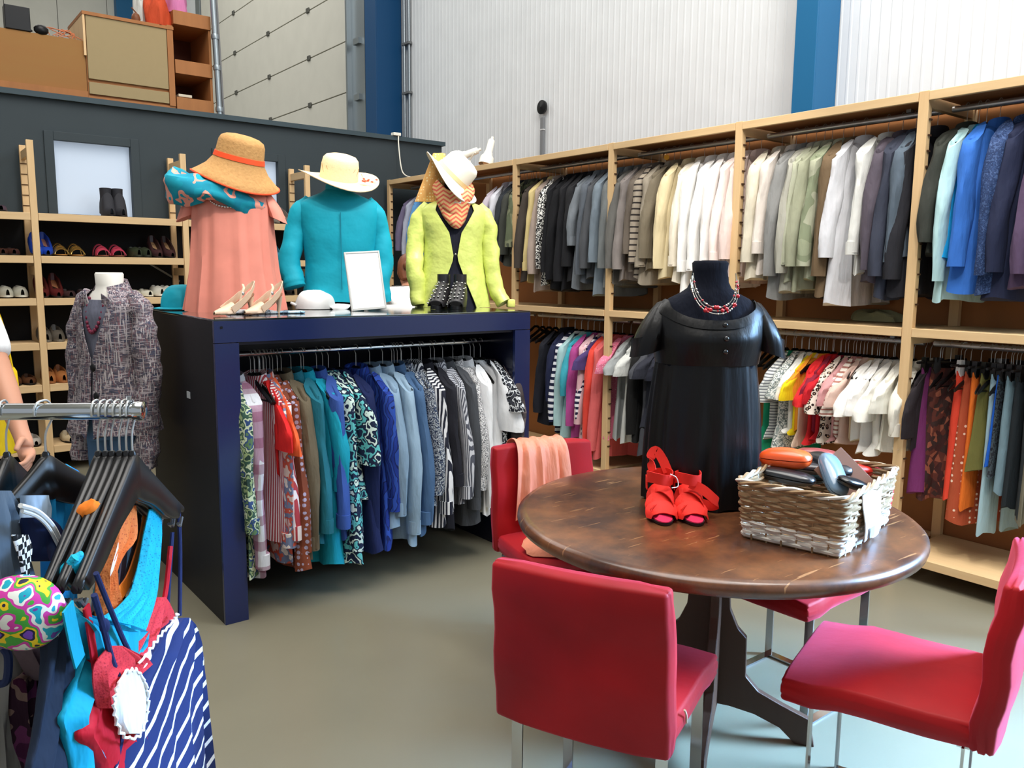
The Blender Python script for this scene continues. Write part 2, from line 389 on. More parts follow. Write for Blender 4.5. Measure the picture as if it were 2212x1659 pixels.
# ================================================================ SHOE RACK
SX = [-.08, .952, 1.985, 3.01]; SY = 6.70; SH = [.205, .66, .965, 1.285, 1.585, 1.885]
sr = thing('shoe_rack', 'long pine shoe rack with slotted posts against dark partition', 'shelf', (0, SY, 0))
for x in SX:
    o = MB().box(x-.022, x+.022, 0, .033, 0, 2.385).build('post', pine_z, sr, smooth=False, bevel=.002)
    o2 = MB().box(x-.022, x+.022, .33, .363, 0, 2.385).build('post', pine_z, sr, smooth=False, bevel=.002)
    for z in (2.28, 1.45, .5): MB().box(x-.015, x+.015, .033, .33, z, z+.06).build('rung', pine_y, sr, smooth=False, bevel=.002)
    nt = MB()
    for z in [1.95+.075*i for i in range(5)]: nt.box(x-.0235, x+.0235, .3255, .334, z, z+.006)
    nt.build('peg_slots', plain('slot shadow brown', (84, 58, 34), .8), sr, smooth=False)['kind'] = 'stuff'
for i in range(3):
    for z in SH:
        MB().box(SX[i]+.024, SX[i+1]-.024, .004, .022, z-.052, z).build('shelf_edge', pine_x, sr, smooth=False, bevel=.002)
        for k in range(4): MB().box(SX[i]+.024, SX[i+1]-.024, .024+k*.081, .102+k*.081, z-.02, z-.003).build('shelf_slat', pine_x, sr, smooth=False)
for xa, za, zb in ((.06, 1.45, 1.66), (1.78, 1.55, 1.40), (.2, .93, .72), (2.55, 1.45, 1.62)):
    MB().tube([(xa, .355, za), (xa+.24, .355, zb)], .009, 6).build('brace', steel, sr)
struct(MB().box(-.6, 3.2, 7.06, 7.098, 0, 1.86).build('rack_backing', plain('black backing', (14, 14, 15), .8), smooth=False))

# ================================================================ CLOTHES RACK ALONG THE RIGHT WALL
RX = 3.953; RY = [.93, 1.945, 2.985, 4.008, 5.047, 6.05, 6.99]
cr = thing('clothes_rack', 'long pine clothes rack with upper and lower rails along white wall', 'rack', (RX, 0, 0))
rail_m = plain('satin rail steel', (214, 216, 218), .3, metal=.75)
slotm = plain('peg brown', (70, 46, 28), .8)
for k, y in enumerate(RY):
    MB().box(0, .036, y-.024, y+.024, 0, 2.358).build('post', pine_z, cr, smooth=False, bevel=.002)
    MB().box(.482, .518, y-.024, y+.024, 0, 2.358).build('post', pine_z, cr, smooth=False, bevel=.002)
    for z in (2.285, 1.17, .03): MB().box(.036, .482, y-.016, y+.016, z, z+.06).build('rung', pine_x, cr, smooth=False, bevel=.002)
    nt = MB()
    for i in range(13): nt.box(.012, .0375, y-.030, y-.0235, 1.36+i*.072, 1.368+i*.072)
    for i in range(8): nt.box(.012, .0375, y-.030, y-.0235, .3+i*.1, .307+i*.1)
    nt.build('peg_slots', slotm, cr, smooth=False)['kind'] = 'stuff'
for i in range(6):
    y0, y1 = RY[i]+.025, RY[i+1]-.025
    for z, nm in ((.125, 'shelf'), (1.247, 'shelf'), (2.352, 'top_board')):
        MB().box(.02, .50, y0, y1, z-.022, z-.002).build(nm, ply if z > 2 else pine_y, cr, smooth=False)
        MB().box(-.004, .018, y0, y1, z-.04, z+.002).build('shelf_edge', pine_y, cr, smooth=False, bevel=.002)
    MB().box(.520, .528, RY[i]-.02, RY[i+1]+.02, .02, 2.35).build('back_board', ply, cr, smooth=False)
    for z in (2.30, 1.165):
        MB().tube([(.245, y0-.0, z), (.245, y1, z)], .0145, 12).build('rail', rail_m, cr)
        for yy in (y0+.16,): MB().box(.228, .262, yy-.012, yy+.012, z+.014, z+.045).build('rail_bracket', steel, cr, smooth=False)
        MB().prism([(0, 0), (.3, 0), (0, .3)], (.1, y0, z+.045), (1, 0, 0), (0, 1, 0), .006).build('corner_brace', steel, cr, smooth=False)

# ================================================================ NAVY DISPLAY COUNTER
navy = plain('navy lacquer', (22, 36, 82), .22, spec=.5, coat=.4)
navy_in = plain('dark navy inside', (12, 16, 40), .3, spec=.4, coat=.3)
X0, X1, Y0, Y1, CT = 1.083, 2.735, 3.344, 4.344, 1.30
dc = thing('display_counter', 'tall dark navy lacquered display counter with open front and clothes rail', 'counter', (0, 0, 0))
MB().box(X0, X0+.10, Y0, Y0+.02, 0, 1.200).build('leg_panel', navy, dc, smooth=False, bevel=.001)
MB().box(X1-.10, X1, Y0, Y0+.02, 0, 1.200).build('leg_panel', navy, dc, smooth=False, bevel=.001)
MB().box(X0, X1, Y0, Y0+.02, 1.203, CT-.008).build('front_beam', navy, dc, smooth=False, bevel=.001)
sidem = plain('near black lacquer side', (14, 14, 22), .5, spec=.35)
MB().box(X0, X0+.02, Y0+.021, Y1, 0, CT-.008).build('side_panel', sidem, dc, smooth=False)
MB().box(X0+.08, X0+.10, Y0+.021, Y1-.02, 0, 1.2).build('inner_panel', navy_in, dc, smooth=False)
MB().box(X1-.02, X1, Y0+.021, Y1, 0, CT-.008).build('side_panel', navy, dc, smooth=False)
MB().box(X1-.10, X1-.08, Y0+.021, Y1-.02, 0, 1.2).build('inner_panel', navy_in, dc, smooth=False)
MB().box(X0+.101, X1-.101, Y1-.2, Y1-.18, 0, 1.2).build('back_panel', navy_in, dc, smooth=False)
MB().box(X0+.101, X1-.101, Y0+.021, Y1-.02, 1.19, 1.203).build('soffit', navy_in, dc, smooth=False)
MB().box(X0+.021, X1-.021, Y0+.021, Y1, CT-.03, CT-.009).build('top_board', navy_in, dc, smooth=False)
MB().box(X0, X1, Y0, Y1, CT-.008, CT).build('glass_top', plain('dark glass', (22, 30, 30), .05, spec=.8, coat=.8), dc, smooth=False, bevel=.002)
MB().tube([(X0+.1, 3.57, 1.129), (X1-.1, 3.57, 1.131)], .0125, 12).build('rail', chrome, dc)
MB().tube([(X0+.03, Y0-.002, 1.266), (X0+.03, Y0+.004, 1.266)], .006, 10).build('screw_hole', plain('screw dark', (8, 8, 16), .6), dc)
MB().box(X0-.002, X0, 3.70, 3.745, .93, .96).build('sticker', plain('grey sticker', (180, 184, 190), .6), dc, smooth=False)

# ================================================================ HANGERS AND HANGING GARMENTS
def hanger_meshes(wd=.205):
    h = MB(); pts = []
    for k in range(11):
        a = R_(-60+k*24); pts.append((.0165*cos(a), 0, .0165*sin(a)+.0))
    pts = [(0, 0, -.095), (0, 0, -.028), (.006, 0, -.018)]+pts
    h.tube(pts, .0017, 5)
    b = MB(); arc = [(-wd, 0, -.180), (-wd*.8, 0, -.158), (-wd*.5, 0, -.131), (-wd*.2, 0, -.098), (-wd*.07, 0, -.074), (wd*.07, 0, -.074), (wd*.2, 0, -.098), (wd*.5, 0, -.131), (wd*.8, 0, -.158), (wd, 0, -.180)]
    b.tube(arc, [.009, .013, .013, .012, .010, .010, .012, .013, .013, .009], 7, flat=.45)
    b.tube([(-wd*.9, 0, -.174), (wd*.9, 0, -.174)], .004, 5)
    return h.mesh('hook', chrome_wire), b.mesh('arms', hang_black)
HM = hanger_meshes()
c_ = MB(); c_.tube([(-.19, 0, -.085), (.19, 0, -.085)], .007, 6); c_.tube([(0, 0, -.07), (0, 0, -.085)], .008, 6)
CLIPBAR = c_.mesh('clip_bar', hang_black)
c_ = MB()
c_.prism([(-.018, -.02), (-.012, .035), (-.005, .035), (0, .01), (.005, .035), (.012, .035), (.018, -.02), (.008, -.045), (-.008, -.045)], (0, -.012, -.095), (1, 0, 0), (0, 0, 1), -.024)
CLIP_B = c_.mesh('clip', hang_black); CLIP_W = c_.mesh('clip', hang_white)
def hang(loc, rz, label, group, clip=None, lean=0):
    t = thing('clothes_hanger', label, 'hanger', loc, rz, group); t.rotation_euler = (0, 0, rz)
    inst('hook', HM[0], t, rot=(0, 0, 0))
    if clip: 
        inst('clip_bar', CLIPBAR, t)
        for s in (-.13, .13): inst('clip', CLIP_W if clip == 'w' else CLIP_B, t, loc=(s, 0, 0))
    else: inst('arms', HM[1], t, loc=(0, 0, -.02))
    return t
def body_mesh(rings, wav, seed, n=36, sqx=.75, top=True):
    """rings: (z, halfwidth, halfthick, cx); hanging cloth with folds growing downwards"""
    rr = random.Random(seed); ph = [rr.uniform(0, 6.3) for _ in range(4)]; kx = rr.uniform(22, 38)
    m = MB(); out = []; N_ = 15
    z0, z1 = rings[0][0], rings[-1][0]
    tab = [((z0-r[0])/(z0-z1),)+tuple(r[1:]) for r in rings]
    ts = sorted(set([x[0] for x in tab]+[i/N_ for i in range(N_+1)]))
    for t in ts:
        a, b, cx = lerp(tab, t); z = z0+(z1-z0)*t; ring = []
        for j in range(n):
            th = 2*pi*j/n; c, s = cos(th), sin(th)
            x = a*abs(c)**sqx*(1 if c > 0 else -1); y = b*abs(s)**.8*(1 if s > 0 else -1)
            g = wav*1.5*max(0, t-.08)
            y += g*(.6*sin(kx*x+ph[0])+.4*sin(kx*1.9*x+ph[1]+3*t))
            y += g*.5*sin(4*th+ph[2])*.6
            zz = z+(.010*sin(3*th+ph[3])*t*t)
            ring.append(V((x+cx, y, zz)))
        out.append(ring)
    return m.loft(out)
def sleeve_mesh(sx, zs, L, r0, r1, side, seed, out=.03, fwd=0.0, bend=.012, flat=.62, n=12):
    rr = random.Random(seed); m = MB(); rings = []; K = 11; ph = rr.uniform(0, 6.3)
    yb = rr.uniform(-1, 1)*bend
    for i in range(K+1):
        t = i/K; r = r0+(r1-r0)*t
        cx = side*(sx-.03+(out+.03)*sin(t*pi*.55)+.010*sin(t*5+ph)); cy = yb*sin(t*pi*.8)+fwd*t
        cz = zs-L*t; ring = []
        tilt = (1-t)**2*.9
        for j in range(n):
            th = 2*pi*j/n; k = 1+.12*sin(3*th+ph+t*6)+.06*sin(15*t+ph+2*th)+.05*sin(5*th-9*t)*t
            x = r*cos(th)*k; y = r*flat*sin(th)*k
            z = cz - side*x*tilt*1.0
            ring.append(V((cx+x, cy+y, z)))
        rings.append(ring)
    return m.loft(rings)
GI = [0]
def garment(kind, mt, loc, rz, L, SL, desc, where, grp, cat=None, name=None, clip=None, wide=1, thick=1, yaw=0, hanglab=True, aisle=-1, col2=None, tilt=0, tmax=.05):
    GI[0] += 1; sd = GI[0]*17+3; rr = random.Random(sd)
    K = {'jacket': ('jacket', 'jacket'), 'shirt': ('shirt', 'shirt'), 'tee': ('t_shirt', 't-shirt'), 'top': ('sleeveless_top', 'top'), 'dress': ('dress', 'dress'),
         'skirt': ('skirt', 'skirt'), 'trousers': ('trousers', 'trousers'), 'sweater': ('sweater', 'sweater'), 'vest': ('waistcoat', 'waistcoat')}[kind]
    lab = desc+(' '+where if where else '')
    t = thing(name or K[0], lab, cat or K[1], loc, rz+yaw, grp)
    if tilt: t.rotation_euler = (0, tilt, rz+yaw)
    wv = min(.016*thick, tmax*.5); W_ = .215*wide
    if kind in ('skirt', 'trousers'):
        a0 = .15*wide; z0 = -.115; thick = min(thick, tmax/.026)
        if kind == 'skirt':
            rings = [(z0, a0, .012, 0), (z0-.05, a0*1.04, .016*thick, 0), (z0-.3, a0*1.12, .022*thick, 0), (z0-L, a0*1.22, .028*thick, 0)]
            body_mesh(rings, wv, sd).build('body', mt, t)
            MB().loft([[V((a0*1.02*cos(2*pi*j/20), .015*sin(2*pi*j/20), z)) for j in range(20)] for z in (z0+.004, z0-.035)]).build('waistband', col2 or mt, t)
        else:
            MB().loft([[V((a0*1.02*cos(2*pi*j/20), .016*sin(2*pi*j/20), z)) for j in range(20)] for z in (z0+.004, z0-.04)]).build('waistband', col2 or mt, t)
            for s in (-1, 1):
                rings = [(z0-.02, a0*.5, .016, s*a0*.5), (z0-.22, a0*.52, .022*thick, s*a0*.5), (z0-L*.6, a0*.46, .022*thick, s*a0*.55), (z0-L, a0*.5, .020*thick, s*a0*.58)]
                body_mesh(rings, wv*.5, sd+s, 18).build('trouser_leg', mt, t)
    else:
        z0 = -.098
        zs = z0-.075
        hem = {'jacket': 1.12, 'shirt': 1.15, 'tee': 1.15, 'top': 1.2, 'dress': 1.4, 'sweater': 1.08, 'vest': 1.05}[kind]*W_
        tk = {'jacket': .030, 'shirt': .020, 'tee': .018, 'top': .015, 'dress': .022, 'sweater': .024, 'vest': .02}[kind]*thick; tk = min(tk, tmax)
        sh = W_*(.62 if kind in ('top', 'vest') else 1)
        rings = [(z0, .062, .022, 0), (z0-.022, .085, .026, 0), (z0-.05, sh*.78, tk*.8, 0), (z0-.085, sh, tk*.9, 0),
                 (z0-.20, W_*.97, tk, 0), (z0-.42, W_*.98, tk*1.15, 0), (z0-L, hem, tk*1.35, 0)]
        body_mesh(rings, wv, sd).build('body', mt, t)
        if kind in ('jacket', 'shirt', 'vest'):
            m = MB(); rg = []
            for z, a, b in ((z0-.045, .09, .040), (z0-.012, .082, .040), (z0+.012, .070, .034), (z0+.006, .052, .020), (z0-.01, .045, .014)):
                rg.append([V((a*cos(2*pi*j/18), b*sin(2*pi*j/18), z+.012*cos(2*pi*j/18+1.5))) for j in range(18)])
            m.loft(rg).build('collar', col2 or mt, t)
        if kind == 'jacket':
            for s in (-1, 1):
                MB().prism([(0, 0), (-.06, -.03), (-.075, -.10), (-.045, -.105), (-.015, -.30), (-.002, -.30)] if s < 0 else [(.0, 0), (.002, -.30), (.015, -.30), (.045, -.105), (.075, -.10), (.06, -.03)], (0, -tk*1.02-.010, z0-.01), (1, 0, 0), (0, .06, 1), -.004).build('lapel', mt, t)
        if kind == 'shirt':
            MB().prism([(-.014, 0), (.014, 0), (.014, -L+.06), (-.014, -L+.06)], (0, -tk*1.1-.006, z0-.03), (1, 0, 0), (0, 0, 1), -.003).build('placket', mt, t)
        if kind in ('jacket', 'shirt', 'sweater', 'dress') and SL > 0:
            r0, r1 = {'jacket': (.062, .050), 'shirt': (.058, .040), 'sweater': (.060, .040), 'dress': (.055, .045)}[kind]
            for s in (aisle, -aisle):
                ln = SL-.07 if s == aisle else SL*.93
                sleeve_mesh(W_-.01, zs+.01, ln, r0*1.0, r1*1.0, s, sd+s, out=(.035 if s == aisle else -.02), flat=min(.62, tmax*1.15/r0)).build('sleeve', mt, t)
            if kind == 'shirt':
                s = aisle; m = MB()
                zc = zs+.01-SL+.07
                cxx = s*(W_-.01-.03+(.065)*sin(pi*.55)+.010*sin(5+random.Random(sd+s).uniform(0, 6.3)))
                m.loft([[V((cxx+(.043)*cos(2*pi*j/14), .030*sin(2*pi*j/14), z)) for j in range(14)] for z in (zc+.055, zc-.01)]).build('cuff', col2 or mt, next(c_ for c_ in t.children if c_.name.split('.')[0] == 'sleeve'))
        if kind == 'tee' or (kind == 'dress' and SL < 0):
            for s in (aisle, -aisle): sleeve_mesh(W_-.02, zs+.015, max(.19, SL), .062, .080, s, sd+s, out=(.055 if s == aisle else -.01), flat=min(.45, tmax*1.2/.07)).build('sleeve', mt, t)
    if hanglab:
        w = 'white-clipped black' if clip == 'w' else 'black'
        hang(loc, rz+yaw, '%s hanger holding the %s' % (w, desc), None, clip)
    return t
# ---- cloth materials by short spec: rgb tuple or pattern name
PT = {
 'bwprint': ((238, 236, 230), blotch([(30, 28, 30), (235, 232, 225)], 55, 'n')),
 'taupestripe': ((158, 146, 130), stripes((46, 40, 38), 26, .72)),
 'navystripe': ((24, 30, 60), stripes((232, 234, 240), 22, .5)),
 'bluewhite': ((238, 238, 242), stripes((30, 34, 66), 26, .5)),
 'pinkstripe': ((236, 226, 214), stripes((170, 116, 104), 42, .62)),
 'greystripe': ((214, 216, 212), stripes((120, 124, 128), 60, .55)),
 'palefloral': ((214, 216, 208), blotch([(120, 130, 128), (232, 232, 226), (160, 170, 166)], 45, 'n')),
 'leopard': ((226, 214, 200), dots((40, 26, 24), 42, .42, (200, 168, 140))),
 'pinklace': ((222, 118, 146), dots((238, 190, 200), 70, .25)),
 'tribal': ((66, 34, 32), blotch([(96, 48, 38), (60, 40, 36), (148, 84, 62)], 45, 'v', stretch=(1, 1, .8))),
 'brownbands': ((96, 58, 40), stripes((206, 172, 140), 9, .9, 2)),
 'dots': ((168, 74, 44), dots((232, 206, 184), 34, .22)),
 'camo': ((92, 100, 76), blotch([(120, 124, 96), (70, 74, 60), (146, 146, 116)], 9, 'n')),
 'tiedye': ((150, 156, 128), blotch([(132, 140, 112), (168, 170, 146)], 7, 'n')),
 'boucle': ((48, 70, 112), blotch([(36, 54, 92), (66, 88, 130)], 90, 'n')),
 'darksparkle': ((34, 36, 42), blotch([(60, 70, 76), (24, 24, 30)], 60, 'n')),
 'greenfloral': ((44, 66, 58), blotch([(150, 168, 120), (54, 84, 70), (196, 206, 170), (50, 74, 120), (90, 120, 84)], 26, 'n')),
 'plaidpink': ((206, 206, 210), plaid((150, 84, 118), (128, 60, 90), 9, .62)),
 'redstripe': ((236, 222, 220), stripes((176, 62, 70), 85, .48, 0)),
 'brownprint': ((124, 62, 40), dots((168, 156, 178), 38, .34)),
 'aquafloral': ((22, 36, 66), blotch([(96, 186, 186), (20, 34, 62), (206, 226, 214), (18, 30, 58)], 24, 'n')),
 'blueswirl': ((28, 54, 140), blotch([(20, 34, 92), (44, 78, 168)], 9, 'w')),
 'darkprint': ((30, 40, 64), blotch([(190, 196, 200), (28, 36, 58), (70, 84, 110)], 110, 'n')),
 'bwstripe': ((236, 236, 236), stripes((36, 38, 52), 66, .5, 0)),
 'finestripe': ((206, 206, 210), stripes((84, 86, 96), 120, .5, 0)),
 'bwspeckle': ((224, 222, 222), blotch([(90, 90, 94), (236, 234, 232), (150, 148, 150)], 120, 'n')),
 'darkfloral': ((24, 26, 34), blotch([(34, 36, 44), (210, 212, 214), (22, 24, 30), (60, 62, 72)], 40, 'n')),
 'brownplaid': ((74, 64, 64), plaid((124, 110, 106), (44, 38, 40), 11, .7)),
 'floralpink': ((226, 200, 190), blotch([(206, 90, 70), (120, 130, 160), (236, 224, 214)], 22, 'n')),
}
def cm(sp):
    if isinstance(sp, str): c, p = PT[sp]; return mat('cloth '+sp, c, .82, pat=p)
    return mat('cloth %d %d %d' % sp, sp, .85, sheen=.1)
def rail_right(items, zr, where, grp, pm, xs=3.915):
    """items: (px, py_mid, py_bottom, kind, colour, desc, extra)"""
    YS = [at_x(i_[0], i_[1], xs).y for i_ in items]
    for n_, it in enumerate(items):
        px, pm_, pb, kind, colr, desc = it[:6]; ex = dict(it[6]) if len(it) > 6 else {}
        gaps = [abs(YS[k]-YS[n_]) for k in (n_-1, n_+1) if 0 <= k < len(YS)]; ex.setdefault('tmax', max(.013, .62*sum(gaps)/len(gaps)))
        y = at_x(px, pm_, xs).y; zb = at_x(px, pb, xs).z; drop = zr-zb
        y -= .015
        sl = drop-.173; L = ex.pop('L', None) or (drop-.098+rnd.uniform(-.03, .05))
        if kind in ('skirt', 'trousers'): L = drop-.115
        if kind in ('top', 'tee', 'vest'): L = drop-.098
        if kind == 'tee': sl = ex.pop('SL', .19)
        yw = -abs(ex.pop('yaw', rnd.uniform(.02, .24)))
        garment(kind, cm(colr), (4.198, y, zr), 0, L, sl, desc, where, grp, yaw=yw, **ex)
G = 'clothes on the upper rail'
rail_right([
 (857, 480, 560, 'jacket', (104, 96, 122), 'purple grey jacket, farthest left'),
 (868, 480, 566, 'shirt', (176, 180, 196), 'pale lilac and slate shirt'),
 (881, 480, 566, 'sweater', (96, 152, 204), 'sky blue sweater'),
 (1038, 470, 530, 'shirt', (196, 186, 196), 'lilac shirt, tucked behind lime jacket'),
 (1053, 470, 545, 'shirt', (214, 214, 222), 'off-white shirt beside the lilac one'),
 (1068, 470, 572, 'jacket', (44, 48, 54), 'black leather jacket beside off-white shirt'),
 (1084, 470, 572, 'jacket', (64, 66, 60), 'dark olive grey jacket'),
 (1094, 470, 556, 'jacket', 'camo', 'camouflage patterned jacket'),
 (1122, 470, 602, 'jacket', (68, 60, 54), 'dark brown grey jacket'),
 (1134, 470, 605, 'shirt', (212, 192, 134), 'straw yellow shirt'),
 (1144, 470, 615, 'jacket', (168, 150, 138), 'pinkish beige jacket'),
 (1158, 480, 604, 'sweater', 'bwprint', 'black and white patterned cardigan'),
 (1172, 480, 612, 'jacket', (22, 22, 26), 'black jacket beside the patterned cardigan', dict(thick=1.2)),
 (1188, 480, 628, 'jacket', (16, 16, 20), 'long black wool jacket', dict(thick=1.3)),
 (1204, 480, 632, 'jacket', (26, 26, 30), 'black jacket with longest sleeve', dict(thick=1.2)),
 (1219, 470, 600, 'jacket', (30, 30, 33), 'soft black jacket beside grey linen shirt'),
 (1232, 460, 552, 'shirt', (118, 124, 130), 'grey linen shirt with rolled sleeve', dict(L=.82)),
 (1247, 470, 618, 'jacket', (92, 98, 106), 'slate grey jacket', ),
 (1262, 470, 605, 'jacket', (78, 80, 84), 'dark grey jacket with narrow sleeve'),
 (1278, 470, 592, 'jacket', (120, 132, 142), 'blue grey jacket beside rack post', dict(L=.86)),
 (1297, 470, 605, 'jacket', (112, 116, 116), 'mid grey jacket behind rack post', dict(L=.80)),
 (1318, 470, 606, 'jacket', (100, 98, 94), 'warm grey jacket right of post'),
 (1336, 470, 608, 'jacket', (132, 124, 120), 'taupe grey blazer with cuff buttons', dict(thick=1.2)),
 (1352, 470, 575, 'jacket', (100, 90, 80), 'mottled brown jacket'),
 (1366, 480, 596, 'sweater', 'taupestripe', 'taupe and black striped sweater'),
 (1384, 470, 600, 'shirt', (146, 136, 120), 'plain taupe shirt'),
 (1398, 440, 585, 'jacket', (116, 106, 88), 'olive brown jacket'),
 (1421, 470, 608, 'jacket', (216, 200, 160), 'cream blazer with button cuff', dict(thick=1.5, yaw=.12)),
 (1448, 470, 600, 'shirt', (228, 218, 198), 'ivory shirt beside cream blazer'),
 (1470, 470, 612, 'shirt', (246, 244, 240), 'bright white shirt nearest the cream blazer', dict(thick=1.4, L=.84)),
 (1496, 470, 610, 'shirt', (244, 242, 238), 'white shirt in middle of white group', dict(thick=1.4)),
 (1520, 470, 608, 'shirt', (245, 240, 236), 'white shirt next to pale pink shirt', dict(thick=1.2)),
 (1542, 470, 595, 'shirt', (240, 222, 214), 'pale pink shirt', dict(thick=1.1)),
 (1568, 470, 590, 'jacket', (222, 200, 192), 'dusty pink jacket beside rack post'),
 (1612, 470, 597, 'jacket', (208, 200, 180), 'beige padded jacket with ribbed cuff', dict(thick=1.5)),
 (1642, 470, 575, 'shirt', (216, 206, 196), 'pale blush cotton shirt', dict(L=.70)),
 (1663, 470, 628, 'jacket', (128, 128, 126), 'heather grey jacket', dict(thick=1.1)),
 (1684, 470, 622, 'jacket', (160, 158, 146), 'light stone grey jacket'),
 (1702, 470, 600, 'shirt', (164, 166, 144), 'sage green shirt', dict(thick=1.1)),
 (1718, 470, 608, 'jacket', (150, 152, 128), 'sage green utility jacket with deep pocket', dict(thick=1.4)),
 (1742, 470, 608, 'jacket', 'tiedye', 'faded green mottled jacket', dict(thick=1.2)),
 (1764, 470, 630, 'jacket', (110, 90, 66), 'crumpled brown suede jacket', dict(thick=1.3)),
 (1789, 470, 590, 'jacket', (214, 214, 218), 'long pale grey jacket', dict(L=.86, thick=1.5, yaw=.14)),
 (1837, 470, 580, 'shirt', (220, 220, 214), 'off-white shirt with bent sleeve', dict(L=.70, thick=1.3)),
 (1868, 470, 618, 'jacket', (84, 76, 86), 'charcoal plum jacket with cuff buttons', dict(thick=1.5)),
 (1896, 470, 632, 'jacket', (54, 58, 72), 'dark navy blazer', dict(thick=1.1)),
 (1922, 470, 602, 'jacket', (84, 96, 108), 'blue grey leather jacket', dict(L=.62, thick=1.2)),
 (1942, 470, 640, 'jacket', (34, 34, 40), 'long black coat with stitched trim', dict(thick=1.3)),
 (2010, 400, 560, 'jacket', (52, 54, 48), 'black and khaki jacket just right of rack post', dict(thick=.9)),
 (2028, 500, 645, 'sweater', (178, 214, 216), 'pale aqua sweater with wide cuff', dict(thick=1.5, yaw=.1)),
 (2052, 400, 560, 'top', (22, 160, 220), 'bright cyan top'),
 (2074, 480, 614, 'jacket', (52, 108, 192), 'royal blue blouson', dict(thick=1.6, yaw=.14, L=.78)),
 (2128, 480, 634, 'jacket', 'boucle', 'speckled blue boucle jacket', dict(thick=1.7, yaw=.1)),
 (2168, 480, 628, 'jacket', (30, 36, 62), 'dark navy wool jacket', dict(thick=1.5)),
 (2204, 500, 632, 'jacket', (84, 66, 92), 'plum purple jacket', dict(thick=1.4)),
 (2248, 500, 632, 'jacket', (70, 60, 84), 'deep violet jacket at frame edge', dict(thick=1.4)),
], 2.305, 'on upper rail', None, 470)
rail_right([
 (1161, 800, 915, 'jacket', (24, 26, 36), 'black jacket nearest the navy counter', dict(thick=1.3)),
 (1177, 830, 890, 'sweater', (30, 36, 66), 'navy fleece sweater'),
 (1190, 850, 935, 'sweater', 'navystripe', 'navy and white striped sweater'),
 (1204, 860, 946, 'sweater', (176, 212, 214), 'pale aqua long sleeved sweater', dict(thick=1.3)),
 (1216, 830, 880, 'sweater', (64, 170, 188), 'turquoise sweater', dict(L=.62)),
 (1228, 850, 946, 'sweater', (178, 74, 144), 'magenta sweater'),
 (1240, 850, 940, 'sweater', (222, 182, 188), 'blush pink sweater'),
 (1250, 850, 930, 'sweater', 'bluewhite', 'white and navy banded sweater'),
 (1258, 760, 838, 'tee', (76, 60, 112), 'purple t-shirt'),
 (1262, 860, 985, 'sweater', (226, 74, 60), 'bright coral red sweater'),
 (1276, 870, 1000, 'sweater', (222, 104, 104), 'long coral pink sweater', dict(thick=1.3)),
 (1294, 850, 950, 'tee', 'pinklace', 'pink lace t-shirt', dict(thick=1.1)),
 (1316, 850, 950, 'tee', (150, 154, 154), 'mid grey t-shirt', dict(thick=1.4)),
 (1334, 850, 960, 'tee', (196, 198, 194), 'pale grey t-shirt beside black top', dict(thick=1.4)),
 (1352, 850, 965, 'sweater', (20, 20, 20), 'black knitted top with wavy hem', dict(thick=1.3)),
 (1372, 850, 985, 'tee', (64, 66, 72), 'charcoal t-shirt', dict(thick=1.2)),
 (1388, 850, 930, 'tee', (40, 42, 52), 'navy black t-shirt with small pearls', dict(thick=1.1)),
 (1404, 850, 950, 'tee', (30, 32, 44), 'dark navy t-shirt half behind black dress', dict(thick=1.1)),
 (1424, 850, 990, 'dress', (24, 24, 28), 'black dress behind the dress form', dict(thick=1.2)),
 (1645, 850, 990, 'top', (20, 136, 96), 'emerald green top', dict(thick=1.6, yaw=.2)),
 (1660, 850, 955, 'tee', 'greystripe', 'white and grey striped t-shirt', dict(SL=.22)),
 (1674, 850, 975, 'tee', 'palefloral', 'pale grey floral t-shirt', dict(thick=1.2)),
 (1688, 850, 935, 'tee', (232, 232, 224), 'white print t-shirt beside yellow one'),
 (1700, 850, 940, 'tee', (234, 206, 20), 'lemon yellow t-shirt'),
 (1708, 850, 965, 'top', (228, 200, 176), 'pale peach top', dict(thick=1.4)),
 (1716, 800, 900, 'tee', (238, 150, 40), 'amber orange t-shirt'),
 (1728, 850, 960, 'tee', (214, 36, 40), 'scarlet t-shirt', dict(thick=1.5, SL=.21)),
 (1744, 850, 955, 'tee', (190, 24, 36), 'deep red t-shirt', dict(thick=1.2)),
 (1756, 800, 920, 'tee', (136, 28, 52), 'burgundy t-shirt'),
 (1770, 860, 962, 'tee', 'leopard', 'leopard print t-shirt', dict(thick=1.3, SL=.24)),
 (1785, 850, 955, 'tee', (206, 150, 150), 'dusty rose t-shirt'),
 (1800, 850, 905, 'tee', 'pinkstripe', 'cream and brown striped t-shirt', dict(SL=.24, thick=1.2)),
 (1812, 850, 965, 'tee', (222, 190, 176), 'nude pink t-shirt'),
 (1824, 830, 900, 'top', (206, 180, 146), 'beige lace top'),
 (1838, 850, 945, 'tee', (240, 238, 232), 'white t-shirt with red collar', dict(thick=1.5, SL=.23, col2=None)),
 (1858, 850, 985, 'tee', (244, 242, 238), 'white t-shirt left of middle in white group', dict(thick=1.5, SL=.22)),
 (1880, 850, 988, 'tee', (240, 238, 230), 'loose white t-shirt with draped sleeve', dict(thick=1.6, SL=.24)),
 (1902, 850, 980, 'tee', (236, 234, 222), 'creamy white t-shirt', dict(thick=1.4)),
 (1926, 850, 975, 'shirt', (236, 232, 218), 'ivory shirt nearest rack post', dict(thick=1.4)),
], 1.165, 'on lower rail', None, 850)
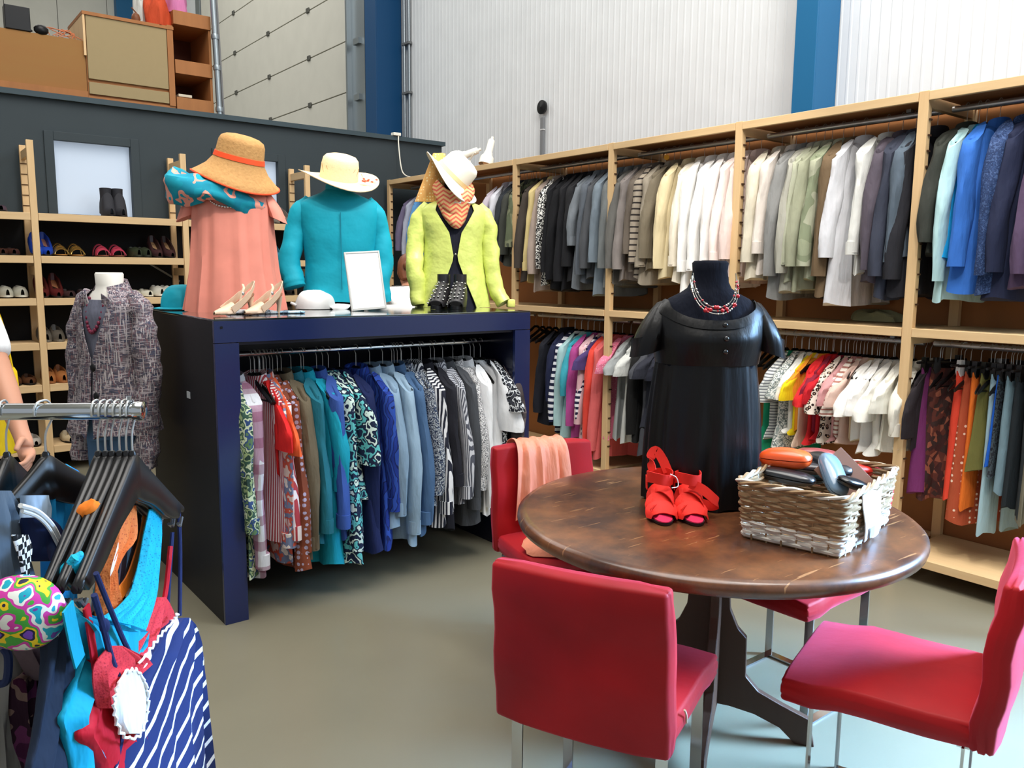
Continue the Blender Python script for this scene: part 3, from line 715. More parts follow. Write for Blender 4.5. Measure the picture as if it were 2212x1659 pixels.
rail_right([
 (1955, 900, 985, 'jacket', (40, 34, 38), 'black brown coat at rack post', dict(thick=1.2)),
 (1958, 930, 1075, 'skirt', (112, 44, 96), 'purple skirt behind patterned skirt', dict(clip='b')),
 (2006, 930, 1098, 'skirt', 'tribal', 'brown tribal patterned skirt', dict(clip='b', thick=1.6, yaw=.75)),
 (2042, 930, 1094, 'trousers', (216, 66, 44), 'coral red trousers', dict(clip='w', thick=1.7, yaw=.3)),
 (2064, 930, 1115, 'trousers', (228, 112, 36), 'orange trousers', dict(clip='b', thick=1.1)),
 (2072, 930, 1150, 'skirt', 'dots', 'rust brown polka dot skirt', dict(clip='b', thick=1.8, yaw=.5, tmax=.03)),
 (2096, 930, 1030, 'skirt', (104, 100, 50), 'olive green skirt', dict(clip='b', thick=1.8, yaw=.3)),
 (2106, 1000, 1172, 'trousers', (160, 190, 200), 'pale blue trousers', dict(clip='b', thick=1.7, yaw=.2)),
 (2120, 930, 1015, 'skirt', (22, 84, 178), 'royal blue skirt', dict(clip='b', thick=1.3)),
 (2128, 930, 1040, 'skirt', 'darksparkle', 'black sparkly skirt', dict(clip='b')),
 (2142, 950, 1080, 'trousers', (112, 136, 146), 'grey blue trousers', dict(clip='b', thick=1.2)),
 (2166, 950, 1112, 'trousers', (28, 34, 38), 'charcoal trousers', dict(clip='b', thick=1.7, yaw=.2)),
 (2188, 950, 1135, 'trousers', (38, 42, 44), 'washed black trousers', dict(clip='w', thick=1.6)),
 (2210, 1000, 1150, 'skirt', (112, 108, 92), 'grey green tweed skirt', dict(clip='b', thick=1.8, yaw=.3)),
 (2245, 1000, 1150, 'skirt', (92, 90, 80), 'dark khaki skirt at frame edge', dict(clip='b', thick=1.6)),
], 1.165, 'on lower rail', None, 900)
# extra empty hangers crowding the rails
def spare(px, py, z, n, dpx, where):
    for i in range(n):
        y = at_x(px+i*dpx, py, 4.198).y
        hang((4.198, y, z), rnd.uniform(-.15, .15), 'empty black hanger among the crowd '+where, 'spare hangers '+where)
spare(1665, 720, 1.165, 17, 17, 'on lower rail above coloured t-shirts')
spare(1158, 690, 1.165, 10, 14, 'on lower rail behind navy counter')
spare(2012, 745, 1.165, 9, 22, 'on lower rail above skirts')
spare(1125, 350, 2.305, 6, 14, 'on upper rail above black jackets')
# counter rail: sleeves point to -y, rail along x
def rail_counter(items):
    XS = [at_y(i_[0], i_[1], 3.31).x for i_ in items]
    for n_, it in enumerate(items):
        px, pm_, pb, kind, colr, desc = it[:6]; ex = dict(it[6]) if len(it) > 6 else {}
        gaps = [abs(XS[k]-XS[n_]) for k in (n_-1, n_+1) if 0 <= k < len(XS)]; ex.setdefault('tmax', max(.014, .62*sum(gaps)/len(gaps)))
        p = at_y(px, pm_, 3.31); zb = at_y(px, pb, 3.31).z; zr = 1.13; drop = zr-zb
        sl = drop-.173; L = ex.pop('L', None) or (drop-.098+rnd.uniform(-.05, .02))
        if kind in ('top', 'tee'): L = drop-.098
        if kind == 'tee': sl = ex.pop('SL', .19)
        garment(kind, cm(colr), (max(1.205, p.x-.035), 3.57, zr), pi/2, L, sl, desc, 'on counter rail', None, yaw=ex.pop('yaw', rnd.uniform(.0, .22)), **ex)
rail_counter([
 (530, 950, 1190, 'shirt', 'greenfloral', 'green floral blouse', dict(thick=1.3, L=.84, yaw=.0)),
 (575, 1000, 1262, 'shirt', 'plaidpink', 'white shirt with pink plaid', dict(thick=1.1, L=.85, yaw=.05)),
 (622, 1000, 1203, 'shirt', 'redstripe', 'red and white striped shirt', dict(thick=2.1, L=.72, yaw=.25)),
 (628, 900, 1000, 'tee', (214, 34, 34), 'red t-shirt', dict(SL=.24)),
 (640, 930, 1110, 'tee', (226, 96, 50), 'orange t-shirt', dict(SL=.26, thick=1.2)),
 (640, 1000, 1215, 'shirt', 'floralpink', 'pale shirt with red flowers', dict(L=.82, thick=.8, yaw=.02)),
 (655, 1000, 1230, 'dress', 'brownprint', 'brown dress with lilac print', dict(thick=1.2)),
 (680, 1000, 1222, 'shirt', (104, 92, 72), 'taupe brown shirt', dict(thick=1.2)),
 (700, 950, 1185, 'shirt', (30, 106, 122), 'dark teal shirt'),
 (722, 950, 1100, 'shirt', (18, 152, 176), 'turquoise shirt with gathered cuff', dict(thick=2.5, L=.88, yaw=.34)),
 (756, 950, 1170, 'shirt', (56, 86, 158), 'mid blue shirt behind turquoise one', dict(thick=.7, yaw=.0)),
 (782, 950, 1080, 'tee', 'aquafloral', 'aqua and navy leaf print tunic', dict(thick=1.8, SL=.36, yaw=.3, name='tunic', cat='tunic')),
 (770, 980, 1225, 'dress', 'aquafloral', 'aqua and navy leaf print dress', dict(thick=1.3)),
 (806, 950, 1190, 'dress', (18, 30, 74), 'plain navy dress', dict(thick=1.3)),
 (842, 960, 1140, 'shirt', 'blueswirl', 'cobalt blue swirl blouse', dict(thick=1.9, L=.85, yaw=.3)),
 (872, 960, 1145, 'shirt', (134, 160, 182), 'light denim shirt', dict(thick=1.5)),
 (900, 960, 1185, 'shirt', (150, 176, 196), 'palest blue denim shirt', dict(thick=1.4)),
 (925, 960, 1162, 'shirt', (74, 104, 140), 'mid blue denim shirt', dict(thick=1.2)),
 (941, 960, 1100, 'shirt', 'darkprint', 'dark blue speckled blouse'),
 (962, 960, 1140, 'shirt', 'bwstripe', 'black and white striped shirt', dict(thick=1.5)),
 (984, 940, 1080, 'shirt', (30, 30, 38), 'black blouse', dict(thick=1.2, L=.83)),
 (1012, 960, 1105, 'shirt', 'finestripe', 'fine grey striped shirt', dict(thick=1.3)),
 (1030, 930, 1130, 'shirt', (72, 74, 78), 'charcoal grey blouse', dict(thick=1.4)),
 (1052, 950, 1085, 'shirt', 'bwspeckle', 'white blouse with grey speckles', dict(thick=1.2)),
 (1074, 950, 1120, 'shirt', (238, 238, 238), 'long white shirt', dict(thick=1.2)),
 (1098, 900, 985, 'tee', (246, 246, 246), 'white t-shirt with wide sleeve', dict(SL=.30, thick=1.6, yaw=.35)),
 (1112, 850, 985, 'tee', 'darkfloral', 'dark floral t-shirt'),
 (1138, 880, 1000, 'shirt', 'brownplaid', 'brown plaid shirt', dict(thick=1.3)),
])
def cspare(pxs):
    for px in pxs:
        p = at_y(px, 760, 3.57); hang((p.x, 3.57, 1.13), pi/2+rnd.uniform(-.15, .15), 'empty black hanger among the crowd on counter rail', 'spare hangers on counter rail')
cspare([540, 548, 560, 574, 588, 598, 655, 846, 858, 866, 888, 905, 930, 1000, 1016, 1024])

# ================================================================ ROUND TABLE
TC = V((2.075, 1.603, 0)); TZ = .75
tb = thing('round_table', 'round dark brown wooden table with worn polished top', 'table', (TC.x, TC.y, 0))
wood = mat('worn table wood', (62, 36, 24), .3, kind='plain', spec=.5, coat=.25, bump=(5, .05, .004),
           pat=lambda q, co, c: (lambda a: (lambda sc: q.mix(sc, a, lin((176, 128, 84))))(
               q.math('MULTIPLY', q.math('GREATER_THAN', (lambda nz: nz.outputs[0])((lambda mp: (lambda nn: (q.l(mp, 0, nn, 0), nn)[1])(q.n('ShaderNodeTexNoise', _Scale=1, _Detail=2)))((lambda mp: (q.t.links.new(co, mp.inputs[0]), mp)[1])((lambda mp: (setattr(mp.inputs['Scale'], 'default_value', (7, 90, 7)), setattr(mp.inputs['Rotation'], 'default_value', (0, 0, .9)), mp)[2])(q.n('ShaderNodeMapping'))))), .685), .55)))(
               (lambda nz: q.mix(q.math('MULTIPLY', q.math('SUBTRACT', nz.outputs[0], .40), 2.6), c, lin((134, 82, 46))))((lambda nz: (q.t.links.new(co, nz.inputs[0]), nz)[1])(q.n('ShaderNodeTexNoise', _Scale=5, _Detail=6, _Roughness=.7)))))
darkwood = mat('table base wood', (78, 52, 38), .45, kind='plain', pat=grain((50, 30, 22), (20, 20, 2), .6))
RR = .626
m = MB(); m.lathe([(.0, .75), (.3, .75), (RR-.03, .75), (RR-.012, .747), (RR-.002, .738), (RR, .725), (RR-.004, .712), (RR-.018, .702), (RR-.04, .699), (.3, .698), (0, .698)], 96)
m.build('table_top', wood, tb, angle=60)
half = [(0, .69), (.115, .69), (.118, .63), (.108, .60), (.078, .53), (.066, .47), (.070, .42), (.096, .36), (.125, .33), (.128, .20), (.17, .155), (.25, .12), (.33, .09), (.35, .0), (.29, .0), (.24, .045), (.16, .075), (.08, .088), (0, .09)]
poly = half+[(-x, z) for x, z in half[-2:0:-1]]
for k, a in enumerate((R_(32), R_(122))):
    ca, sa = cos(a), sin(a)
    MB().prism(poly if k == 0 else [(x*.995, z*.998) for x, z in poly], (sa*.014, -ca*.014, 0), (ca, sa, 0), (0, 0, 1), .028).build('pedestal_panel', darkwood, tb, smooth=False, bevel=.003)
MB().box(-.25, .25, -.04, .04, .67, .699).build('top_cleat', darkwood, tb, smooth=False)

# ================================================================ RED VELVET CHAIRS
velvet = mat('red velvet', (150, 5, 10), .6, sheen=.45, sheen_col=(255, 120, 150), spec=.25, kind='velvet', bump=(9, .25, .01))
tagm = plain('woven label', (190, 170, 150), .6)
def slab(rows, n=28, sq=.22):
    """rings of rounded rectangles: (cx, cy, cz, half x, half y, normal axis 'z')"""
def rbox(hx, hy, hz, r, seg=3, warp=None, sub=4):
    bm = bmesh.new(); bmesh.ops.create_cube(bm, size=2)
    for v in bm.verts: v.co = V((v.co.x*(hx-r), v.co.y*(hy-r), v.co.z*(hz-r)))
    bmesh.ops.subdivide_edges(bm, edges=bm.edges[:], cuts=sub, use_grid_fill=True)
    core = {v: v.co.copy() for v in bm.verts}
    for v in bm.verts:
        n = V((0, 0, 0))
        for i, h in enumerate((hx-r, hy-r, hz-r)):
            if abs(abs(v.co[i])-h) < 1e-6: n[i] = 1 if v.co[i] > 0 else -1
        # push face points out squarely, corner points along the rounded direction
        v.co = v.co+n.normalized()*r
    bmesh.ops.bevel(bm, geom=[e for e in bm.edges if e.calc_face_angle(0) > .5], offset=r*.45, segments=2, profile=.5, affect='EDGES')
    if warp:
        for v in bm.verts: v.co = warp(v.co)
    vs = [v.co.copy() for v in bm.verts]; bm.verts.index_update(); fs = [tuple(v.index for v in f.verts) for f in bm.faces]; bm.free()
    m = MB(); m.add(vs, fs); return m
def _bw(p):  # backrest curve: wraps forward at sides, leans back at top
    z = (p.z+.20)/.4; return V((p.x+.016*(p.y/.22)**2-.035*max(0, z)**1.3+.006*sin(p.z*30), p.y*(1-.03*z), p.z))
def _sw(p):
    e = noise.noise(V((p.x*6, p.y*6, 3)))*.006
    return V((p.x, p.y*(1+.03*(p.x/.25)), p.z+e-(.012 if p.x > .15 else 0)+(.004*cos(p.y*9) if p.z > 0 else 0)))
BACK = rbox(.036, .231, .214, .022, warp=_bw, sub=6).mesh('backrest', velvet, angle=80)
SEAT = rbox(.25, .226, .040, .02, warp=_sw, sub=6).mesh('seat', velvet, angle=80)
def bar(x0, y0, z0, x1, y1, z1, w=.038, t=.006):
    return MB().ribbon([(x0, y0, z0), ((x0+x1)/2, (y0+y1)/2, (z0+z1)/2), (x1, y1, z1)], w, t, (1, 0, 0) if abs(z1-z0) > abs(x1-x0) else (0, 1, 0))
LEGR = MB().ribbon([(0, 0, 0), (.0, 0, .39)], .030, .006, (0, 1, 0)).mesh('leg', chrome, False)
LEGF = MB().ribbon(bez([(0, 0, 0), (.0, 0, .2), (0, 0, .385)], 4), .030, .006, (0, 1, 0)).mesh('leg', chrome, False)
RUN = MB().ribbon([(0, 0, 0), (.35, 0, 0)], .030, .006, (0, 1, 0)).mesh('runner', chrome, False)
CROSS = MB().ribbon([(0, -.18, 0), (0, .18, 0)], .030, .006, (1, 0, 0)).mesh('cross_bar', chrome, False)
def chair(label, bx, by, ang, group, lab=False):
    t = thing('velvet_chair', label, 'chair', (bx, by, 0), R_(ang), group)
    inst('backrest', BACK, t, (0, 0, .606)); inst('seat', SEAT, t, (.235, 0, .435))
    for s in (-1, 1):
        inst('leg', LEGR, t, (.055, s*.19, .004)); inst('leg', LEGF, t, (.405, s*.19, .004)); inst('runner', RUN, t, (.055, s*.19, .004))
    inst('cross_bar', CROSS, t, (.055, 0, .008)); inst('cross_bar', CROSS, t, (.055, 0, .385)); inst('cross_bar', CROSS, t, (.405, 0, .385))
    if lab: MB().tube(bez([(.10, -.2275, .475), (.115, -.2285, .455), (.125, -.2275, .43)], 4), .003, 5).build('sewn_label', tagm, t)
    return t
G = 'red velvet chairs round the table'
chair('red velvet chair nearest the camera, its back towards us', 1.258, 1.335, 25.5, G, True)
chair('red velvet chair with salmon cloth over its back, beside navy counter', 2.10, 2.47, -104, G)
chair('red velvet chair at right edge of frame with pink sheen on seat', 2.165, .765, 108, G)
chair('red velvet chair mostly hidden beneath table behind wicker basket', 2.765, 1.60, 180, G)
# salmon cloth on the left rear chair, and on its seat
salmon = mat('salmon satin', (222, 138, 108), .55, sheen=.3, spec=.4)
def drape_mesh(prof, y0, y1, n=26, wav=.008, seed=1):
    m = MB(); P = bez(prof, 6); top = []; bot = []
    for i, p in enumerate(P):
        t = i/(len(P)-1); k = abs(t-.5)*2; ww = (y1-y0)*(1+.25*k); yc = (y0+y1)/2
        r0 = []; r1 = []
        tn = (P[min(i+1, len(P)-1)]-P[max(i-1, 0)]).normalized(); nn = V((-tn.z, 0, tn.x))
        if nn.z < 0 and abs(nn.z) > .7: nn = -nn
        for j in range(n):
            s = j/(n-1)-.5; off = wav*(.3+k)*(sin(s*26+seed+k*2)+.5*sin(s*47+seed*2))
            q = V((p.x, yc+s*ww, p.z+(-.02*k*cos(s*9) if k > .6 else 0)))+nn*off
            r0.append(q); r1.append(q+nn*.003)
        top.append(r1); bot.append(r0)
    for i in range(len(P)): pass
    rings = [a+list(reversed(b)) for a, b in zip(top, bot)]
    return m.loft(rings)
sc_ = thing('salmon_scarf', 'salmon pink satin cloth draped over back of rear left chair', 'scarf', (2.10, 2.47, 0), R_(-104))
drape_mesh([(-.090, 0, .52), (-.095, 0, .70), (-.085, 0, .805), (-.035, 0, .832), (.022, 0, .80), (.050, 0, .68), (.058, 0, .52)], -.12, .085, seed=2).build('cloth', salmon, sc_)
o = cloth_lump('salmon_cloth', 'loose heap of salmon cloth on seat of rear left chair', 'cloth', (2.00, 2.23, .478), (.16, .13, .05), (222, 140, 110), 4)

# ================================================================ WICKER BASKET WITH GLASSES CASES
A_ = at_z(1601, 1160, TZ); B_ = at_z(1820, 1203, TZ); C_ = at_z(1940, 1130, TZ)
ux = (B_-A_).normalized(); bw = (B_-A_).length+.0; uy = V((-ux.y, ux.x, 0)); uy = uy if uy.dot(C_-B_) > 0 else -uy; bd = .43; ux = V((cos(R_(-78)), sin(R_(-78)), 0)); uy = V((-ux.y, ux.x, 0)); bc = A_+ux*bw/2+uy*bd/2; bang = atan2(ux.y, ux.x)
bk = thing('wicker_basket', 'rectangular two-tone wicker basket on table holding glasses cases', 'basket', (bc.x, bc.y, TZ), bang)
wick = mat('brown wicker', (168, 138, 102), .6, kind='plain', pat=grain((112, 84, 56), (40, 40, 40), .7))
wickw = mat('whitewashed wicker', (226, 222, 212), .6, kind='plain', pat=grain((170, 160, 142), (40, 40, 40), .5))
BH = .165
def rectpath(hx, hy, r=.02, per=.012):
    pts = []
    for cx, cy, a0 in ((hx-r, hy-r, 0), (-hx+r, hy-r, 90), (-hx+r, -hy+r, 180), (hx-r, -hy+r, 270)):
        for k in range(4): a = R_(a0+k*30); pts.append((cx+r*cos(a), cy+r*sin(a)))
    out = []
    for i in range(len(pts)):
        a, b = pts[i], pts[(i+1) % len(pts)]; d = sqrt((a[0]-b[0])**2+(a[1]-b[1])**2); n = max(1, int(d/per))
        out += [(a[0]+(b[0]-a[0])*k/n, a[1]+(b[1]-a[1])*k/n) for k in range(n)]
    return out
rows = 15
for i in range(rows):
    t = (i+.5)/rows; hx = bw/2+.012*t; hy = bd/2+.02*t; z = .006+t*(BH-.012); P = rectpath(hx, hy); tot = len(P)
    pts = []
    for k, (x, y) in enumerate(P):
        s = sin(k*pi/3.5+i*pi); rr_ = sqrt(x*x+y*y); nx, ny = (x/abs(x) if abs(x) > hx-.004 else 0), (y/abs(y) if abs(y) > hy-.004 else 0)
        pts.append((x+nx*s*.0042, y+ny*s*.0042, z+.0012*sin(k*.9+i*2)))
    pts.append(pts[0])
    right = [j for j, p in enumerate(pts)]
    MB().tube(pts, .0052, 5, ref=(0, 0, 1), flat=1.15).build('wicker_strand', wickw if i < 5 else wick, bk)
for hx_s in range(2):
    pass
st = MB(); stw = MB()
for sx in (-1, 1):
    for k in range(9):
        y = (-.5+(k+.5)/9)*bd*.93; stw.tube([(sx*(bw/2+.0), y, 0), (sx*(bw/2+.012), y*1.03, BH)], .0032, 5)
for sy in (-1, 1):
    for k in range(6):
        x = (-.5+(k+.5)/6)*bw*.93; st.tube([(x, sy*(bd/2), 0), (x*1.03, sy*(bd/2+.02), BH)], .0032, 5)
st.build('stakes', wick, bk)['kind'] = 'stuff'; stw.build('stakes', wickw, bk)['kind'] = 'stuff'
for s, mt_ in ((0, wick), (1, wickw), (2, wick)):
    P = rectpath(bw/2+.014, bd/2+.022); pts = []
    for k, (x, y) in enumerate(P):
        a = k*.55+s*2.1; rr_ = .0055; L_ = sqrt(x*x+y*y); pts.append((x+x/L_*rr_*cos(a), y+y/L_*rr_*cos(a), BH+.004+rr_*sin(a)))
    pts.append(pts[0]); MB().tube(pts, .0048, 5).build('rim_strand', mt_, bk)
MB().box(-bw/2+.004, bw/2-.004, -bd/2+.004, bd/2-.004, .001, .008).build('base', wick, bk, smooth=False)
# white liner/label on the right side of the basket
o = thing('paper_label', 'crumpled white plastic label fixed to right side of wicker basket', 'label', (bc.x, bc.y, TZ), bang)
pl2 = plain('white plastic film', (232, 238, 244), .3, spec=.5)
rg = []
for i in range(8):
    t = i/7; rg.append([V((bw/2+.024+.004*sin(5*t+s_*7), -.03+(s_-.5)*(.12+.06*t)-.05*(1-t)*0, .02+.135*t+.01*sin(s_*6))) for s_ in [j/9 for j in range(10)]]+[V((bw/2+.021+.004*sin(5*t+s_*7), -.03+(s_-.5)*(.12+.06*t), .02+.135*t+.01*sin(s_*6))) for s_ in [j/9 for j in range(9, -1, -1)]])
MB().loft(rg).build('film', pl2, o)
MB().box(bw/2+.031, bw/2+.033, -.075, -.035, .03, .058).build('grey_patch', plain('grey patch', (150, 164, 180), .5), o, smooth=False)
def case(name, label, L, W, H, rgb, px, py, z, rz, tilt=(0, 0), rough=.3, two=True, cat='glasses case'):
    p = at_z(px, py, z); t = thing(name, label, cat, (p.x, p.y, z)); t.rotation_euler = (tilt[0], tilt[1], rz)
    mt_ = plain(label[:14], rgb, rough, spec=.6, coat=.3); n = 20
    def shell(s):
        rg = []
        for i in range(5):
            q = i/4; k = sqrt(max(0, 1-(q*.98)**2.6)); z_ = s*(.0015+q*H/2)
            rg.append([V((L/2*k*abs(cos(a))**.55*(1 if cos(a) > 0 else -1), W/2*k*abs(sin(a))**.7*(1 if sin(a) > 0 else -1), z_)) for a in [2*pi*j/n for j in range(n)]])
        return MB().loft(rg if s > 0 else rg[::-1])
    shell(1).build('lid', mt_, t); shell(-1).build('shell', mt_, t)
    return t
case('glasses_case', 'orange clamshell glasses case slightly open, on top in wicker basket', .155, .085, .062, (244, 92, 30), 1697, 990, .945, bang+.05, (0, -.05), .35)
case('glasses_case', 'long black glasses case lying along front rim of basket', .185, .07, .040, (26, 26, 30), 1695, 1028, .902, bang+.0, (0, .04))
case('glasses_case', 'black glasses case tilted in middle of wicker basket', .17, .075, .045, (20, 20, 24), 1790, 1003, .92, bang-.5, (.1, .15))
case('glasses_case', 'dark grey glasses case between orange and silver blue cases', .14, .06, .035, (42, 40, 46), 1758, 1012, .905, bang+.3, (0, 0))
case('glasses_case', 'glossy silver blue glasses case leaning on basket front', .16, .068, .05, (110, 136, 160), 1800, 1025, .915, bang+2.25, (.25, -.6), .18)
case('glasses_case', 'black leather pouch deep in right corner of basket', .12, .06, .03, (14, 14, 16), 1845, 1045, .90, bang+1.2, (.2, .3))
case('glasses_case', 'red glasses case half buried behind brown card', .13, .06, .04, (216, 44, 34), 1845, 1018, .895, bang+.9, (0, 0))
case('glasses_case', 'dusty red glasses case at back of wicker basket', .14, .06, .04, (150, 60, 58), 1765, 982, .90, bang+.2, (0, 0))
case('glasses_case', 'dark green glasses case low in basket under others', .15, .07, .04, (40, 56, 50), 1730, 1030, .86, bang+.4, (0, 0))
p = at_z(1868, 1040, .90)
o = thing('brown_folder', 'flat tan brown card wallet standing tilted in basket', 'wallet', (p.x+.02, p.y+.06, .885)); o.rotation_euler = (R_(58), R_(-38), bang+.9)
MB().box(-.055, .055, -.07, .09, 0, .006).build('card', plain('tan brown card', (146, 110, 94), .6), o, smooth=False, bevel=.001)

# ================================================================ RED SANDALS
redf = mat('scarlet suede', (226, 44, 32), .7, sheen=.3, bump=(70, .3, .002))
sole_d = plain('dark sole', (44, 26, 26), .5); pinkin = plain('pink insole', (214, 40, 84), .5)
def foot_outline(L, W, n=24):
    pts = []
    for j in range(n):
        a = 2*pi*j/n; y = cos(a); x = sin(a)
        w_ = (.5+.0)*W*(1.0 if y > 0 else .78-.0*y); w_ = W*.5*(1 - .30*max(0, -y+.1)*.8)
        pts.append((x*w_, y*L/2))
    return pts
def red_sandal(px, py, rz, label, loose, mirror):
    p = at_z(px, py, TZ); t = thing('red_sandal', label, 'sandal', (p.x, p.y, TZ), rz)
    # toe towards -y locally; heel raised
    out = foot_outline(.22, .082)
    zf = lambda y: .006+.062*max(0, (y+.02)/.13)**1.1 if y > -.02 else .006
    MB().loft([[V((x*.95, -y_+.09, zf(-y_)-.004)) for x, y_ in out], [V((x, -y_+.09, zf(-y_)+.004)) for x, y_ in out]]).build('sole', sole_d, t)
    MB().loft([[V((x*.9, -y_+.09, zf(-y_)+.0045)) for x, y_ in out], [V((x*.88, -y_+.09, zf(-y_)+.0075)) for x, y_ in out]]).build('insole', pinkin, t)
    MB().lathe([(.02, 0), (.022, .02), (.026, .07)], 14, (0, .165, 0), (True, True)).build('heel', sole_d, t)
    def arch(y, h, w, wd, zb, tilt=0, n=13, name='strap', twist=0):
        pts = [(w*cos(pi*k/(n-1)), y+tilt*sin(pi*k/(n-1))+twist*cos(pi*k/(n-1)), zb+h*sin(pi*k/(n-1))**.8) for k in range(n)]
        MB().ribbon(pts, wd, .003, (0, .82, .55)).build(name, redf, t)
    arch(.035, .034, .043, .050, .008, .01, name='toe_strap')
    arch(.065, .050, .041, .045, .012, .02, twist=.012, name='cross_strap')
    arch(.085, .066, .038, .036, .022, .02, twist=-.02, name='cross_strap')
    # vamp tongue
    MB().loft([[V((.030*cos(a), .075+k*.03+.010*sin(a), .052+k*.022)) for a in [2*pi*j/12 for j in range(12)]] for k in (0, .5, 1, 1.5)], False, False).build('tongue', redf, t)
    ring = [(.040*cos(a), .120+.042*sin(a), .118+.004*sin(2*a)) for a in [2*pi*k/24 for k in range(25)]]
    MB().ribbon(ring, .034, .003, (0, 0, 1)).build('ankle_strap', redf, t)
    MB().ribbon(bez([(mirror*.036, .15, .07), (mirror*.037, .15, .09), (mirror*.038, .145, .11)], 4), .03, .003, (0, 1, 0)).build('side_strap', redf, t)
    MB().ribbon(bez([(-mirror*.036, .15, .07), (-mirror*.037, .15, .09), (-mirror*.038, .145, .11)], 4), .03, .003, (0, 1, 0)).build('side_strap', redf, t)
    MB().ribbon(bez(loose, 7), .030, .003, [V((0, .3, 1))]*(7*(len(loose)-1)+1)).build('loose_strap', redf, t)
    return t
ra = atan2(-.616, -.788)
zr_ = R_(-38+0)
s1 = red_sandal(1435, 1133, R_(-40), 'left red strappy sandal with ankle strap looped upwards', [(-.02, .14, .13), (-.026, .16, .165), (-.01, .17, .19), (.012, .165, .165), (.03, .15, .125)], 1)
s2 = red_sandal(1504, 1134, R_(-36), 'right red strappy sandal with loose strap trailing aside', [(.0, .09, .105), (.035, .075, .09), (.065, .07, .066), (.085, .075, .045), (.07, .10, .03), (.04, .12, .035)], -1)
MB().tube(bez([(.026, .085, .135), (.045, .08, .125), (.05, .075, .10), (.03, .07, .095)], 5), .0016, 5).build('tag_string', plain('white string', (235, 235, 235), .6), s1)

# ================================================================ BLACK DRESS FORM ON THE TABLE
DC = V((2.135, 1.70, TZ)); DF = R_(-38)      # faces the camera: local -y points to it
def ringxy(a, b, z, n, cx=0, cy=0, f=None, sq=.9):
    out = []
    for j in range(n):
        th = 2*pi*j/n; c, s = cos(th), sin(th)
        x = a*abs(c)**sq*(1 if c > 0 else -1); y = b*abs(s)**sq*(1 if s > 0 else -1)
        if f: k = f(th); x *= k; y *= k
        out.append(V((cx+x, cy+y, z)))
    return out
form_m = mat('black jersey form', (18, 21, 32), .9, spec=.15)
df = thing('dress_form', 'dark navy jersey dress form neck and bust standing on table', 'dress form', tuple(DC), DF)
rg = [(0, .12, .09), (.02, .13, .095), (.2, .15, .11), (.35, .15, .11), (.50, .165, .12), (.60, .174, .100), (.645, .160, .080), (.672, .128, .072), (.690, .092, .066), (.705, .070, .060), (.725, .060, .056), (.76, .055, .053), (.785, .057, .054), (.792, .05, .048), (.790, .03, .028)]
MB().loft([ringxy(a, b, z, 40, 0, 0) for z, a, b in rg]).build('torso', form_m, df)
MB().lathe([(.028, .785), (.028, .7935), (.02, .794), (.0, .79)], 20).build('neck_cap', black, df)
satin = mat('black satin', (9, 8, 9), .38, spec=.32, bump=(1, .5, .012, (16, 16, 3)))
dr = thing('black_dress', 'black satin short sleeved dress with round neckline and gathered skirt', 'dress', tuple(DC), DF)
# bodice: lower edge of the scoop neck varies with angle
def bodice():
    n = 56; lv = []; K = 12
    for i in range(K+1):
        t = i/K; ring = []
        for j in range(n):
            th = 2*pi*j/n; c, s = cos(th), sin(th)
            front = max(0, -s); side = abs(c)
            ztop = .668-.062*front**.9*(1-side**3)-.02*(s > 0)*s
            z = ztop+(.465-ztop)*t
            tab = [(.45, .160, .122), (.50, .168, .134), (.55, .176, .136), (.60, .180, .116), (.64, .170, .098), (.665, .138, .084), (.70, .115, .076)]
            a, b = lerp(tab, z); k = 1.02
            bust = .012*math.exp(-((z-.55)/.045)**2)*front**2*(1-.5*math.exp(-(c/.12)**2))
            a2 = a*k; b2 = b*k+bust
            fold = .0022*sin(24*th)*max(0, t-.5)
            ring.append(V((a2*abs(c)**.9*(1 if c > 0 else -1), (b2+fold)*abs(s)**.9*(1 if s > 0 else -1), z)))
        lv.append(ring)
    return MB().loft(lv, False, False), [r for r in lv]
m, lv = bodice(); m.build('bodice', satin, dr)
MB().loft([[p+V((p.x, p.y, 0)).normalized()*.0035+V((0, 0, .002)) for p in lv[0]], [p+V((p.x, p.y, 0)).normalized()*.005+V((0, 0, 0)) for p in lv[1]], [p+V((p.x, p.y, 0)).normalized()*.0045+V((0, 0, -.002)) for p in lv[2]]], False, False).build('neck_band', satin, dr)
n = 96; lv2 = []
for i in range(15):
    t = i/14; a = .162+.024*t+.012*sin(t*pi); b = .126+.022*t
    z = .472-.468*t
    ring = []
    for j in range(n):
        th = 2*pi*j/n
        k = 1+(.018+.045*t)*(.6*sin(13*th+1.1)+.4*sin(21*th+.4+t))+.03*sin(5*th)*t
        ring.append(V((a*k*cos(th), b*k*sin(th), z+.004*sin(th*9))))
    lv2.append(ring)
MB().loft(lv2, False, False).build('skirt', satin, dr)
for s in (-1, 1):
    rings = []
    for i in range(10):
        t = i/9; cx = s*(.150+.048*t**.8); z = .662-.165*t; r = .018+.042*sin(min(1, t*1.35)*pi/2)-.004*max(0, t-.7)/.3; ring = []
        for j in range(26):
            th = 2*pi*j/26; k = 1+.05*sin(8*th+t*2+s)*(1-.4*t)
            ring.append(V((cx+r*k*cos(th)*.95, r*k*1.25*sin(th)-.004, z-s*cos(th)*r*.30)))
        rings.append(ring)
    c0 = sum(rings[-1], V())/26
    rings += [[c0+(q_-c0)*.93+V((0, 0, .01)) for q_ in rings[-1]], [c0+(q_-c0)*.9+V((0, 0, .06)) for q_ in rings[-1]]]
    MB().loft(rings, True, False).build('sleeve', satin, dr)
for z, yb_ in ((.594, -.128), (.553, -.148), (.512, -.143)):
    MB().sphere((.024, yb_, z), .0085, 12, 8, (1, .7, 1)).build('button', plain('glossy black button', (10, 10, 12), .08, spec=.8), dr)
